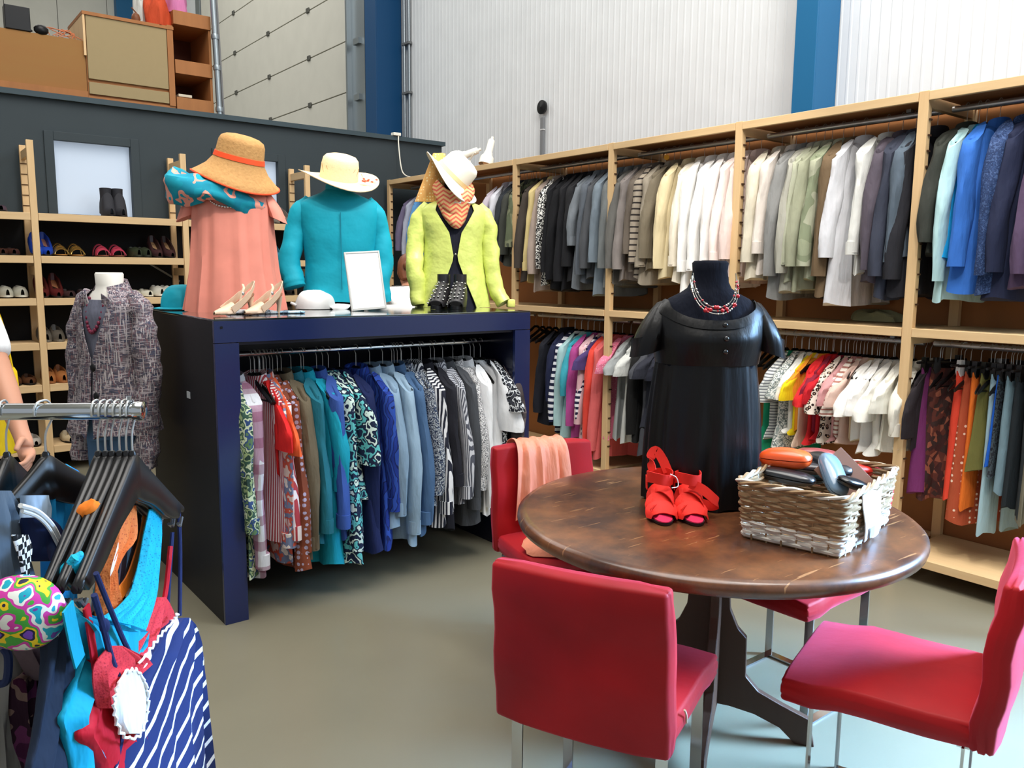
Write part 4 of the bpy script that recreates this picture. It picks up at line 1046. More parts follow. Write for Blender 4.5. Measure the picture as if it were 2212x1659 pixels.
nk = thing('bead_necklace', 'silver and red beaded necklace of several strands on dress form', 'necklace', tuple(DC), DF)
red_b = plain('red bead', (200, 20, 36), .15, spec=.7, coat=.5); silver = plain('silver bead', (215, 212, 205), .2, metal=1)
rr = random.Random(5)
for k, (zb, wx, bulge) in enumerate(((.637, .064, .118), (.628, .068, .122), (.648, .061, .114))):
    pts = []
    for i in range(31):
        u = -1+2*i/30; x = wx*sin(u*pi/2)*1.1; z = zb+(.105)*abs(u)**2.1
        y = -(bulge*(1-abs(u)**2)+.055*abs(u)**2)-.004-.001*k
        y = min(y, -.05)
        pts.append(V((x, y, z)))
    MB().tube(pts, .0016, 5).build('strand', silver, nk)
    for i in range(1, 30):
        if rr.random() < .55:
            big = rr.random() < .3
            MB().sphere(pts[i], .0068 if big else .0036, 8, 6).build('bead', red_b if big or rr.random() < .45 else silver, nk)
MB().tube(bez([(-.068, -.055, .745), (-.071, -.06, .72), (-.070, -.066, .70)], 4), .003, 6).build('clasp_chain', silver, nk)

# ================================================================ MANNEQUINS ON THE COUNTER
FACE = atan2(-CX*0-1, 0)
def rot_to_cam(p, extra=0):
    """rotation so that local -y looks back along the floor towards the viewer's side"""
    return atan2(p[1], p[0])-pi/2+extra
form_w = plain('white form', (236, 232, 222), .5)
def torso(label, base, rz, mt_, sc=1, neck=True, zt=.60, group=None, name='mannequin_torso', cat='mannequin'):
    t = thing(name, label, cat, base, rz, group)
    rg = [(0, .135, .09), (.12, .145, .10), (.24, .13, .09), (.38, .150, .105), (.48, .172, .10), (.545, .175, .085), (.575, .14, .07), (.592, .085, .06), (.61, .058, .055), (.70, .052, .052), (.71, .045, .045)]
    MB().loft([ringxy(a*.93, b*.88, z*zt/.6, 30) for z, a, b in rg]).build('torso', mt_, t)
    return t
def blouse_shell(rings, mt_, t, name='body', n=72, folds=(0, 0), seed=0, cap=False):
    """rings: (z, a, b, foldamp)"""
    z0 = rings[0][0]; out = []; K = 22; tab = [(r[0],)+tuple(r[1:]) for r in sorted(rings)]
    zs = [rings[-1][0]+(z0-rings[-1][0])*i/K for i in range(K+1)]
    for z in zs:
        a, b, fa = lerp(tab, z); ring = []
        for j in range(n):
            th = 2*pi*j/n; k = 1+fa*(.6*sin(folds[0]*th+seed+z*2)+.4*sin(folds[1]*th+seed*2-z*3))
            c, s = cos(th), sin(th)
            ring.append(V((a*k*abs(c)**.9*(1 if c > 0 else -1), b*k*abs(s)**.9*(1 if s > 0 else -1), z+.006*sin(4*th+seed)*(z < zs[0]+.05))))
        out.append(ring)
    return MB().loft(out, cap, True).build(name, mt_, t)
def arm_sleeve(pts, rad, mt_, t, name='sleeve', n=18, wrinkle=.06, flat=.9, seed=0):
    P = bez(pts, 5); K = len(P)-1; m = MB(); tab = [(i/(len(rad)-1), r) for i, r in enumerate(rad)]
    rr_ = [lerp(tab, i/K)[0]*(1+wrinkle*sin(i*2.1+seed)*.5) for i in range(K+1)]
    m.tube(P, rr_, n, flat=flat, ref=(0, 1, 0))
    vs = []
    for i, v in enumerate(m.v):
        w_ = noise.noise(V(v)*14+V((seed, 0, 0)))*.014*wrinkle/.06
        c = P[i//n] if i//n <= K else P[-1]; d_ = (V(v)-c)
        vs.append(tuple(V(v)+d_.normalized()*w_ if d_.length > 1e-6 else v))
    m.v = vs; return m.build(name, mt_, t)
def hat(label, loc, rot, prof, mt_, ell=1.0, ribbon=None, rim=None, name='sun_hat', wave=0, ring_r=None):
    t = thing(name, label, 'hat', loc); t.rotation_euler = rot; n = 48
    rg = []
    for r, z in prof: rg.append([V((r*cos(2*pi*k/n), r*ell*sin(2*pi*k/n), z+(wave*max(0, r-.11)*sin(2*(2*pi*k/n)+.6)))) for k in range(n)])
    inner = [[p*.985+V((0, 0, -.003)) for p in q_] for q_ in rg[::-1]]
    k_ = next(i for i, (r, z) in enumerate(prof) if z <= .012 or i == len(prof)-1)
    MB().loft(rg+[[p+V((0, 0, -.004)) for p in rg[-1]]]+inner[1:], True, True).build('hat_body', mt_, t)
    if ribbon:
        r0, r1, z0, z1, mr = ribbon
        MB().loft([[V((r*cos(2*pi*k/n), r*ell*sin(2*pi*k/n), z)) for k in range(n)] for r, z in ((r0, z0), (r0+.003, z0), (r1+.003, z1), (r1, z1))], False, False).build('ribbon', mr, t)
    if rim:
        r, z = prof[-1]
        MB().tube([(r*cos(2*pi*k/n), r*ell*sin(2*pi*k/n), z-.002+wave*max(0, r-.11)*sin(2*(2*pi*k/n)+.6)) for k in range(n+1)], rim[1], 6).build('rim_piping', rim[0], t)
    return t
# ---- pink blouse mannequin (left)
PB = V((1.400, 3.985, CT+.001)); PR = rot_to_cam(PB, R_(-8))
torso('left mannequin torso under the pink blouse on counter', tuple(PB), PR, plain('grey form', (120, 116, 112), .7))
pinkm = mat('salmon pink chiffon', (228, 142, 124), .6, sheen=.3, bump=(5, .3, .012))
t = thing('blouse', 'salmon pink pleated blouse on left mannequin of counter', 'blouse', tuple(PB), PR)
blouse_shell([(.60, .085, .075, 0), (.575, .14, .09, .01), (.545, .178, .108, .015), (.50, .185, .125, .03), (.40, .186, .135, .045), (.2, .20, .150, .06), (.0, .232, .165, .07)], pinkm, t, folds=(14, 23), seed=1)
for s in (-1, 1):
    rings = []
    for i in range(7):
        q = i/6; cx = s*(.165+.045*q); z = .57-.13*q; r = .02+.045*sin(min(1, q*1.6)*pi/2)
        rings.append([V((cx+r*.7*cos(a), r*1.05*sin(a)*(1+.05*sin(6*a)), z-s*cos(a)*r*.3)) for a in [2*pi*j/20 for j in range(20)]])
    MB().loft(rings).build('cap_sleeve', pinkm, t)
nk2 = thing('silver_necklace', 'thin silver bead necklace at neckline of pink blouse', 'necklace', tuple(PB), PR)
pts = [V((.09*sin(u), -.134*cos(.55*u), .487+.055*(1-cos(u)))) for u in [(-1.2+2.4*i/16) for i in range(17)]]
for p_ in pts: MB().sphere(p_, .0055, 8, 5).build('bead', silver, nk2)
MB().tube(pts, .0015, 5).build('chain', silver, nk2)
scf = mat('teal pink scarf', (18, 150, 172), .8, bump=(8, .3, .008), pat=blotch([(18, 140, 166), (238, 160, 142), (20, 156, 178)], 13, 'n'))
t = thing('neck_scarf', 'turquoise and pink patterned scarf wrapped round left mannequin', 'scarf', tuple(PB+V((0, 0, .545))), PR)
rg = []
for i in range(61):
    u = 2*pi*i/60; cx, cy = .185*cos(u)-.062, .125*sin(u)-.015; tl = .045*(-cos(u))+.012*sin(3*u); r = .052+.010*sin(2*u+1)+.012*(cos(u) < -.3); ring = []
    for j in range(18):
        a = 2*pi*j/18; k = r*(1+.16*sin(3*a+i*.35)+.08*sin(5*a-i*.2))
        ring.append(V((cx+cos(u)*k*cos(a)*.75, cy+sin(u)*k*cos(a)*.75, tl+k*sin(a))))
    rg.append(ring)
MB().loft(rg, False, False).build('cloth', scf, t)
straw = mat('woven straw', (206, 160, 100), .75, kind='plain', pat=grain((150, 104, 58), (60, 60, 90), .8), bump=(90, .6, .004))
orange_r = plain('orange ribbon', (240, 84, 40), .55)
hat('natural straw bucket hat with orange ribbon on left mannequin', (PB.x+.025, PB.y+.0, CT+.640), (R_(10), R_(13), PR), [(.0, .200), (.04, .199), (.075, .193), (.098, .180), (.107, .16), (.113, .10), (.120, .075), (.145, .035), (.175, .005), (.205, -.022)], straw, .92,
    (.1125, .1175, .105, .082, orange_r), (orange_r, .0045), wave=.15)
# ---- teal blazer mannequin (middle, seen from behind)
TB = V((2.005, 4.08, CT+.001)); TR = rot_to_cam(TB, R_(4))
torso('middle mannequin torso under the teal blazer on counter', tuple(TB), TR, plain('black form', (18, 18, 20), .8))
teal = mat('teal wool', (4, 150, 172), .7, sheen=.3, spec=.3, bump=(5, .6, .025))
t = thing('blazer', 'bright teal blazer seen from behind on middle mannequin', 'jacket', tuple(TB), TR)
blouse_shell([(.635, .055, .05, 0), (.61, .085, .065, 0), (.585, .15, .085, 0), (.555, .205, .10, 0), (.50, .212, .115, .004), (.38, .196, .120, .006), (.24, .178, .115, .01), (.10, .19, .125, .012), (.03, .205, .135, .015)], teal, t, folds=(6, 9), seed=2)
MB().loft([ringxy(.062, .058, .595, 28), ringxy(.068, .062, .64, 28), ringxy(.062, .056, .655, 28), ringxy(.05, .045, .65, 28)], False, False).build('collar', teal, t)
for zz in (0,): MB().ribbon([(0, -.1225, .50), (0, -.130, .3), (0, -.136, .10)], .004, .002, (1, 0, 0)).build('back_seam', plain('teal seam', (4, 110, 130), .8), t)
arm_sleeve([(-.150, 0, .575), (-.200, 0, .50), (-.228, 0, .38), (-.262, -.02, .24), (-.245, -.05, .15), (-.235, -.06, .11)], [.030, .052, .058, .060, .058, .056], teal, t, seed=1, wrinkle=.055)
arm_sleeve([(.150, 0, .575), (.200, 0, .50), (.222, 0, .38), (.232, -.01, .24), (.215, -.03, .12), (.235, -.03, .03)], [.030, .052, .054, .054, .048, .046], teal, t, seed=4, wrinkle=.055)
cream = mat('cream straw', (248, 226, 186), .7, kind='plain', pat=grain((226, 186, 130), (70, 70, 70), .5), bump=(110, .5, .003))
h = hat('cream wide brimmed straw hat on middle mannequin', (TB.x+.005, TB.y, CT+.685), (R_(17), R_(6), TR), [(0, .128), (.05, .126), (.078, .118), (.092, .102), (.098, .07), (.101, .0), (.12, -.004), (.17, -.002), (.212, .006)], cream, .98, wave=.22)
fl = thing('hat_flower', 'small red berry flower sprig on right side of cream hat', 'flower', tuple(h.location)); fl.rotation_euler = h.rotation_euler
rr = random.Random(8)
for k in range(9): MB().sphere((.115+.075*rr.random(), -.055+.02*rr.random()-.02, .012+.045*rr.random()*(1-k/12)), .007, 8, 5, (1, 1, .7)).build('berry', plain('coral berry', (226, 96, 74), .5), fl)
MB().tube(bez([(.108, -.05, .05), (.13, -.06, .025), (.17, -.05, .014), (.19, -.045, .014)], 4), .0015, 5).build('stem', plain('gold stem', (190, 140, 70), .5), fl)
wv = MB()
for k in range(5):
    for s in (-1, 1):
        a0 = R_(-90+(-50+k*25)); a1 = R_(-90+(-50+k*25)+s*24)
        wv.tube([( .0995*cos(a0+(a1-a0)*q/6), .0995*.95*sin(a0+(a1-a0)*q/6), .018+.052*q/6) for q in range(7)], .0012, 4)
wv.build('woven_lattice', plain('lattice brown', (170, 120, 70), .8), h)['kind'] = 'stuff'
# ---- lime jacket mannequin (right)
GB = V((2.640, 3.93, CT+.001)); GR = rot_to_cam(GB, R_(6))
torso('right mannequin torso under the lime jacket on counter', tuple(GB), GR, plain('black form', (18, 18, 20), .8))
lime = mat('lime satin', (204, 214, 112), .40, sheen=.3, spec=.5, bump=(6, .7, .03))
t = thing('tank_top', 'plain dark navy top under the lime jacket', 'top', tuple(GB), GR)
blouse_shell([(.60, .08, .06, 0), (.57, .15, .08, 0), (.52, .165, .095, 0), (.38, .15, .105, 0), (.2, .145, .105, .01), (.0, .185, .13, .02)], mat('dark navy knit', (22, 24, 38), .85), t, folds=(7, 11), seed=2)
t = thing('lime_jacket', 'shiny lime green open jacket on right mannequin of counter', 'jacket', tuple(GB), GR)
# jacket shell open at the front: partial loft
rg = []; K = 20
for i in range(K+1):
    q = i/K; z = .60-.60*q
    a, b = lerp([(0, .085, .07), (.04, .15, .09), (.09, .19, .108), (.2, .188, .122), (.4, .165, .118), (.62, .172, .122), (1, .215, .145)], q)
    gap = lerp([(0, .75), (.1, .62), (.3, .20), (.46, .10), (.52, .05), (.6, .16), (.8, .42), (1, .62)], q)[0]; ring = []
    for j in range(57):
        th = -pi/2+gap+(2*pi-2*gap)*j/56; k = 1+.02*sin(9*th+5*q)*q+.012*sin(23*th)*q
        ring.append(V((a*k*cos(th), b*k*sin(th), z+(-.02 if j in (0, 56) else 0)*q)))
    inn = [p*.975 if True else p for p in ring]
    for p_, o_ in zip(inn, ring): p_.z = o_.z
    rg.append(ring+inn[::-1])
MB().loft(rg).build('body', lime, t)
arm_sleeve([(-.140, 0, .57), (-.188, 0, .50), (-.212, 0, .38), (-.222, -.03, .24), (-.205, -.05, .08), (-.195, -.06, .012)], [.026, .048, .052, .052, .046, .042], lime, t, seed=2, wrinkle=.06)
arm_sleeve([(.140, 0, .57), (.188, 0, .50), (.208, 0, .38), (.222, -.02, .24), (.245, -.04, .10), (.285, -.07, .022)], [.026, .048, .050, .050, .045, .044], lime, t, seed=7, wrinkle=.06)
MB().box(.30, .345, -.10, -.05, 0, .045).build('turned_cuff', mat('yellow cuff lining', (224, 226, 120), .5), t, bevel=.006)
MB().sphere((0, -.124, .295), .006, 8, 5).build('hook_clasp', silver, t)
scf2 = mat('orange zigzag scarf', (238, 190, 130), .85, bump=(9, .3, .008), pat=lambda q, co, c: (lambda sp: q.mix(q.math('GREATER_THAN', q.math('FRACT', q.math('ADD', q.math('MULTIPLY', sp.outputs[2], 42), q.math('MULTIPLY', q.math('PINGPONG', q.math('MULTIPLY', sp.outputs[0], 30), 1), 1))), .55), c, lin((226, 104, 84))))(_sep(q, co)))
t = thing('infinity_scarf', 'orange and pink zigzag loop scarf round right mannequin neck', 'scarf', tuple(GB+V((0, 0, .60))), GR)
for lp, (dz, rx, ry, dp) in enumerate(((0, .085, .080, .15), (.02, .095, .090, .10), (-.01, .075, .075, .07))):
    rg = []
    for i in range(49):
        u = 2*pi*i/48; fr = max(0, -sin(u)); cx, cy = rx*cos(u), ry*sin(u)-.03*fr; zc = .05+dz-dp*fr**1.5; r = .034+.022*fr; ring = []
        for j in range(16):
            a = 2*pi*j/16; k = r*(1+.18*sin(3*a+i*.3+lp))
            ring.append(V((cx+cos(u)*k*cos(a)*.6, cy+sin(u)*k*cos(a)*.6, zc+k*sin(a)*1.1)))
        rg.append(ring)
    MB().loft(rg, False, False).build('loop', scf2, t)
MB().box(-.008, .028, -.150, -.147, -.028, -.006).build('care_label', plain('grey label', (186, 188, 190), .6), t, smooth=False)
t = thing('head_wrap', 'pale orange printed cloth hanging behind tilted cream hat', 'scarf', tuple(GB+V((0, 0, .0))), GR)
rg = []
for i in range(10):
    q = i/9; z = .86-.27*q; hw = .035+.05*q; cx = -.075-.055*q; rg.append([V((cx+hw*cos(a), .035+.022*sin(a)*(1+.3*sin(4*a+q*5)), z)) for a in [2*pi*j/20 for j in range(20)]])
MB().loft(rg).build('cloth', mat('pale orange cloth', (236, 178, 104), .8, pat=dots((250, 226, 170), 60, .3)), t)
hat('cream sun hat tipped steeply forward on right mannequin', (GB.x-.03, GB.y-.03, CT+.725), (R_(14), R_(44), GR), [(0, .130), (.05, .129), (.082, .120), (.096, .098), (.103, .03), (.108, .006), (.135, -.002), (.165, -.008), (.190, -.014)], mat('off white felt', (246, 240, 222), .7, kind='plain', bump=(80, .3, .002)), .9,
    (.1035, .1065, .03, .008, plain('cream band', (236, 216, 160), .6)), wave=.3)

# ================================================================ THINGS LYING ON THE COUNTER
def put(px, py, z=CT+.001): return at_z(px, py, z)
beige = mat('beige patent leather', (232, 198, 168), .38, kind='plain', spec=.5)
def slingback(px, py, rz, label):
    p = put(px, py); t = thing('slingback_shoe', label, 'shoe', (p.x, p.y, p.z), rz)
    zf = lambda y: .004+.075*max(0, (y-.07)/.13)**1.0 if y > .07 else .004
    out = foot_outline(.22, .076)
    L0 = [V((x*.96*(1 if -y_ > -.06 else .9), -y_+.11, zf(-y_+.11))) for x, y_ in out]
    MB().loft([L0, [v+V((0, 0, .006)) for v in L0]]).build('sole', plain('tan sole', (150, 110, 84), .5), t)
    MB().tube([(0, .195, .0), (0, .200, .04), (0, .196, .078)], [.008, .010, .020], 12).build('heel', beige, t)
    rg = []
    for i in range(8):
        q = i/7; y = .002+.085*q; w_ = .036*sin(min(1, (q*1.1+.12))*pi/2); h_ = .012+.034*q
        rg.append([V((w_*cos(a), y+.008*sin(a)*q, .008+h_*max(0, sin(a))+zf(y)*.3)) for a in [pi*j/12 for j in range(13)]]+[V((w_*cos(pi*(12-j)/12)*.9, y, .006+h_*.85*max(0, sin(pi*(12-j)/12)))) for j in range(13)])
    MB().loft(rg).build('toe_cap', beige, t)
    for s in (-1, 1):
        MB().ribbon(bez([(s*.036, .07, .025), (s*.037, .12, .055), (s*.028, .18, .100), (s*.010, .215, .135), (0, .222, .145)], 5), [.030]*5+[.026]*5+[.018]*5+[.014]*6, .003, (0, 0, 1)).build('sling_strap', beige, t)
    MB().ribbon([(.034, .11, .05), (.036, .125, .10), (.03, .14, .12), (.0, .16, .135)], .010, .003, (0, 1, 0)).build('buckle_strap', beige, t)
    MB().sphere((.036, .13, .095), .009, 8, 5, (.5, 1, 1)).build('buckle', silver, next(c_ for c_ in t.children if c_.name.startswith('buckle_strap')))
slingback(462, 683, R_(-70), 'left beige patent slingback shoe on counter corner')
slingback(528, 681, R_(-70), 'right beige patent slingback shoe on counter corner')
p = at_z(385, 668, CT+.001)
t = thing('teal_cap', 'rounded teal cloth cap on counter left of pink blouse', 'cap', (p.x+.03, p.y+.02, CT+.001), .6)
rg = []
for i in range(12):
    q = i/11; r = .095*cos(q*pi/2)**.6 if i < 11 else .003; z = .005+.118*sin(q*pi/2)
    rg.append([V((r*(1.25)*cos(a)*(1+.03*sin(5*a+q*4)), r*sin(a)*(1+.04*sin(4*a)), z)) for a in [2*pi*j/26 for j in range(26)]])
MB().loft(rg).build('crown', teal, t)
MB().loft([ringxy(.12, .10, .002, 26), ringxy(.15, .12, .004, 26), ringxy(.15, .12, .007, 26), ringxy(.118, .096, .012, 26)], False, False).build('brim', teal, t)
# folded patterned scarf, mobile-like plastic items -> flat folded cloth in white and pale blue
a_ = put(492, 679); b2 = put(660, 677)
t = thing('folded_scarf', 'flat folded white and pale blue patterned scarf along counter edge', 'scarf', (a_.x, a_.y, CT+.001), atan2(b2.y-a_.y, b2.x-a_.x))
Lf = (b2-a_).length
for k, (x0, x1, y0, y1, h_, mm) in enumerate(((.0, Lf*.62, .0, .10, .012, mat('white floral print', (238, 240, 242), .7, pat=blotch([(120, 130, 140), (236, 240, 244), (240, 240, 240)], 60, 'n'))), (Lf*.5, Lf, .005, .09, .010, mat('pale blue print', (160, 200, 222), .7, pat=blotch([(90, 110, 130), (190, 220, 236), (226, 236, 240)], 30, 'n'))), (Lf*.1, Lf*.55, .01, .08, .018, mat('white floral print', (238, 240, 242), .7)))):
    MB().box(x0, x1, y0, y1, 0 if k < 2 else .012, h_).build('fold', mm, t, bevel=.004)
capm = mat('white cotton cap', (228, 230, 230), .8, bump=(7, .4, .01))
p = put(690, 668); t = thing('baseball_cap', 'white cotton baseball cap lying on counter', 'cap', (p.x, p.y+.05, CT+.001), R_(-24))
rg = []
for i in range(12):
    q = i/11; r = .088*cos(q*pi/2)**.5 if i < 11 else .002; z = .002+.090*sin(q*pi/2)
    rg.append([V((r*1.15*cos(a)*(1+.03*sin(4*a+1)), r*sin(a)*(1+.05*sin(3*a)), z+.007*sin(3*a+q*6)*q)) for a in [2*pi*j/28 for j in range(28)]])
MB().loft(rg).build('crown', capm, t)
pk = [[V((.075+.085*u*cos(a)*1.0+.02*u, .078*sin(a)*(1-.1*u), .012+.018*u*(1-abs(sin(a)))-.02*u*u+.012*(1-abs(sin(a))))) for a in [-pi/2+pi*j/14 for j in range(15)]] for u in (0, .35, .7, 1)]
MB().loft([r_+[v+V((0, 0, -.003)) for v in r_[::-1]] for r_ in pk]).build('peak', capm, t)
MB().tube(bez([(-.095, -.03, .02), (-.118, -.02, .03), (-.12, .01, .03), (-.095, .03, .02)], 5), .007, 7, flat=.5).build('back_strap', capm, t)
MB().sphere((0, 0, .094), .005, 8, 5, (1, 1, .5)).build('button', capm, t)
# blank picture frame on a stand
L_ = put(760, 672); R2 = put(836, 671); fa = atan2(R2.y-L_.y, R2.x-L_.x); fw = (R2-L_).length+.0
t = thing('sign_frame', 'slim silver framed blank white sign leaning back on counter', 'sign', (L_.x, L_.y, CT+.001), fa); t.rotation_euler = (R_(-10), R_(-4), fa)
fh = .295; frm = plain('sign frame silver', (222, 218, 210), .35, metal=.3)
for bx in ((0, .008, 0, fh), (fw-.008, fw, 0, fh), (.008, fw-.008, 0, .012), (.008, fw-.008, fh-.008, fh)): MB().box(bx[0], bx[1], 0, .012, bx[2], bx[3]).build('frame_bar', frm, t, smooth=False, bevel=.001)
MB().box(.008, fw-.008, .003, .008, .012, fh-.008).build('white_sheet', plain('white sheet', (250, 250, 250), .5), t, smooth=False)
MB().box(.004, fw-.004, .0085, .013, .004, fh-.004).build('backing', plain('frame back', (80, 60, 56), .6), t, smooth=False)
MB().prism([(0, .0), (.09, .0), (0, .2)], (fw/2, .013, .0), (0, 1, 0), (0, 0, 1), .004).build('stand', frm, t, smooth=False)
# spotted black peep-toe shoes
spotm = mat('black leather', (34, 32, 34), .4, kind='plain', spec=.5)
def spotted(px, py, rz, label, seed):
    p = put(px, py); t = thing('spotted_shoe', label, 'shoe', (p.x, p.y, CT+.001), rz); t.scale = (1.2, 1.2, 1.28)
    out = foot_outline(.20, .078); zf = lambda y: .014+.05*max(0, (y-.05)/.15)
    MB().loft([[V((x, -y_+.10, 0 if -y_ < -.01 else max(0, zf(-y_+.10)-.014))) for x, y_ in out], [V((x*.98, -y_+.10, zf(-y_+.10))) for x, y_ in out]]).build('platform_sole', black, t)
    MB().tube([(0, .175, 0), (0, .178, .07)], [.022, .028], 14).build('heel', black, t)
    rg = []
    for y, w_, h_ in ((.018, .037, .036), (.05, .040, .062), (.085, .038, .092), (.12, .036, .118), (.15, .033, .13), (.178, .026, .128)):
        z0 = zf(y)-.004
        rg.append([V((w_*cos(a), y, z0+(h_-z0)*sin(a)**.8)) for a in [pi*j/14 for j in range(15)]]+[V((w_*.9*cos(pi*(14-j)/14), y, z0+(h_-z0-.004)*max(0, sin(pi*(14-j)/14))**.8)) for j in range(15)])
    MB().loft(rg).build('upper', spotm, t)
    MB().loft([[V((.030*cos(a), .150+.036*sin(a), z)) for a in [2*pi*j/20 for j in range(20)]] for z in (.10, .128, .145)], False, False).build('cuff', spotm, t)
    MB().loft([[V((.024*cos(a), .02+.002*k, .022+.009*sin(a))) for a in [2*pi*j/16 for j in range(16)]] for k in (-2, 0)]).build('toe_opening', plain('inner dark', (6, 6, 6), .9), t)
    sm = MB(); rr = random.Random(seed)
    for y, w_, h_ in ((.035, .039, .052), (.055, .041, .067), (.075, .0395, .084), (.095, .038, .099), (.115, .037, .113), (.135, .035, .124)):
        for j in range(5):
            a = R_(28+j*31+((y*1000) % 2)*15+rr.uniform(-6, 6)); z0 = zf(y)-.004
            MB().sphere((w_*1.02*cos(a), y-.002, z0+(h_-z0)*max(0, sin(a))**.8+.0008), .0062, 8, 5, (1, 1, .6)).build('metal_stud', silver, t)
spotted(938, 668, GR+R_(-22), 'left black peep-toe shoe with silver studs before lime jacket', 1)
spotted(982, 669, GR+R_(-16), 'right black peep-toe shoe with silver studs before lime jacket', 2)

# ================================================================ SHOES ON THE RACK
def shoe_meshes(kind):
    """toe towards -y; returns parts (name, MB, role)"""
    out = foot_outline(.235, .08); parts = []
    hl = {'pump': .06, 'flat': .008, 'sneaker': .014, 'sandal': .012, 'boot': .03, 'clog': .03}[kind]
    zf = lambda y: .006+hl*max(0, (y-.07)/.16) if hl > .02 else .006+hl*.4
    B = [V((x*.97, -y_+.118, zf(-y_+.118)-.006)) for x, y_ in out]; T = [v+V((0, 0, .012 if kind in ('sneaker', 'clog', 'boot') else .007)) for v in B]
    parts.append(('sole', MB().loft([B, T]), 'sole'))
    if hl > .04: parts.append(('heel', MB().tube([(0, .20, 0), (0, .203, zf(.2))], [.012, .022], 12), 'main'))
    elif hl > .02: parts.append(('heel', MB().tube([(0, .19, 0), (0, .19, zf(.19))], [.028, .030], 12), 'sole'))
    if kind == 'sandal':
        for y, h_, w_ in ((.05, .04, .03), (.09, .055, .022), (.17, .07, .016)):
            parts.append(('strap', MB().ribbon([(.04*cos(pi*k/12), y+.008*sin(pi*k/12), .01+h_*sin(pi*k/12)) for k in range(13)], w_, .003, (0, .9, .4)), 'main'))
        return parts
    H = {'pump': (.030, .045, .050), 'flat': (.028, .040, .045), 'sneaker': (.042, .062, .068), 'boot': (.045, .08, .15), 'clog': (.045, .06, .06)}[kind]
    n = 16; rg = []
    op = {'pump': .075, 'flat': .085, 'sneaker': .12, 'boot': .5, 'clog': .10}[kind]
    ys = [.004, .02, .045, .075, .10, .13, .16, .19, .215, .23]
    for y in ys:
        q = y/.235; w_ = .5*.08*(sin(min(1, q*2.2+.12)*pi/2))*(1-.18*max(0, q-.45))*(1 if q < .9 else .72)
        h_ = zf(y)+(H[0] if q < .2 else H[0]+(H[1]-H[0])*min(1, (q-.2)/.3))
        if kind == 'boot' and q > .42: h_ = .155
        top = [V((w_*cos(a), y, zf(y)+(h_-zf(y))*sin(a)**.7)) for a in [pi*j/n for j in range(n+1)]]
        if y > op and y < .222 and kind != 'boot':
            hh = zf(y)+H[1]*.85+ (.012 if y > .18 else 0)
            top = [V((w_*cos(a), y, min(zf(y)+(h_-zf(y))*sin(a)**.5, hh) if abs(cos(a)) > .55 else zf(y)+.006)) for a in [pi*j/n for j in range(n+1)]]
        rg.append(top)
    parts.append(('upper', MB().loft([r_+[v+V((0, 0, -.002)) for v in r_[::-1]] for r_ in rg]), 'main'))
    if kind != 'boot':
        parts.append(('insole', MB().loft([[V((v.x*.8, v.y, v.z+.004)) for v in T if v.y > .07], [V((v.x*.78, v.y, v.z+.006)) for v in T if v.y > .07]]), 'in'))
    if kind == 'sneaker':
        for k in range(3): parts.append(('lace', MB().tube([(-.018, .075+k*.018, .050+k*.006), (0, .072+k*.018, .056+k*.007), (.018, .075+k*.018, .050+k*.006)], .0025, 5), 'lace'))
    if kind == 'boot': parts.append(('shaft', MB().loft([[V((.035*cos(a)*k, .165+.048*sin(a)*k, z)) for a in [2*pi*j/18 for j in range(18)]] for z, k in ((.08, 1), (.14, .95), (.185, 1), (.186, .9), (.13, .85))], False, True), 'main'))
    return parts
SHM = {}
def shelf_shoe(px, si, kind, rgb, label, insole=(196, 150, 116), tilt=0, sole=None, rz=0, gloss=.45, met=0, cat='shoe'):
    z = SH[si]; p = at_y(px, 500, SY+.03); x = at_y(px, 460+90*(5-si), SY+.03).x
    t = thing({'pump': 'court_shoe', 'flat': 'flat_shoe', 'sneaker': 'sneaker', 'sandal': 'sandal', 'boot': 'ankle_boot', 'clog': 'clog'}[kind], label, 'boot' if kind == 'boot' else 'shoe', (x, SY+.04, z+.001), rz)
    t.rotation_euler = (tilt, 0, rz); t.scale = (1.18, 1.1, 1.18)
    main = plain('shoe %d %d %d' % rgb, rgb, gloss, metal=met, spec=.5); ins = plain('insole %d %d %d' % insole, insole, .5)
    sl = plain('sole %d %d %d' % (sole or (30, 26, 24)), sole or (30, 26, 24), .6)
    for k, (nm, mb_, role) in enumerate(shoe_meshes(kind)):
        me = SHM.get((kind, k, role, rgb, insole)) or mb_.mesh(nm, {'main': main, 'sole': sl, 'in': ins, 'lace': sl}[role], angle=50)
        SHM[(kind, k, role, rgb, insole)] = me
        inst(nm, me, t)
    return t
def pair(px0, px1, si, kind, rgb, desc, **kw):
    r = kw.pop('spread', 0)
    shelf_shoe(px0, si, kind, rgb, 'left one of the '+desc, rz=r, **kw); shelf_shoe(px1, si, kind, rgb, 'right one of the '+desc, rz=-r, **kw)
pair(243, 268, 5, 'boot', (34, 34, 40), 'black suede ankle boots on top shelf', gloss=.8)
shelf_shoe(4, 5, 'flat', (70, 50, 66), 'dark purple flat shoe on top shelf at frame edge')
pair(588, 608, 5, 'pump', (130, 122, 112), 'grey snakeskin court shoes on top shelf', insole=(180, 160, 140), tilt=.12)
shelf_shoe(629, 5, 'pump', (104, 98, 92), 'dark grey court shoe on top shelf beside rack post', tilt=.12)
pair(86, 105, 4, 'pump', (24, 66, 170), 'royal blue court shoes on second shelf', insole=(196, 140, 120), tilt=.2)
pair(137, 172, 4, 'sandal', (196, 158, 84), 'gold metallic sandals on second shelf', gloss=.25, met=.8, sole=(170, 120, 60))
pair(228, 262, 4, 'sandal', (186, 60, 84), 'pink and red strappy sandals on second shelf', sole=(120, 70, 54))
pair(302, 322, 4, 'sneaker', (52, 60, 42), 'dark green shoes on second shelf', sole=(40, 44, 34))
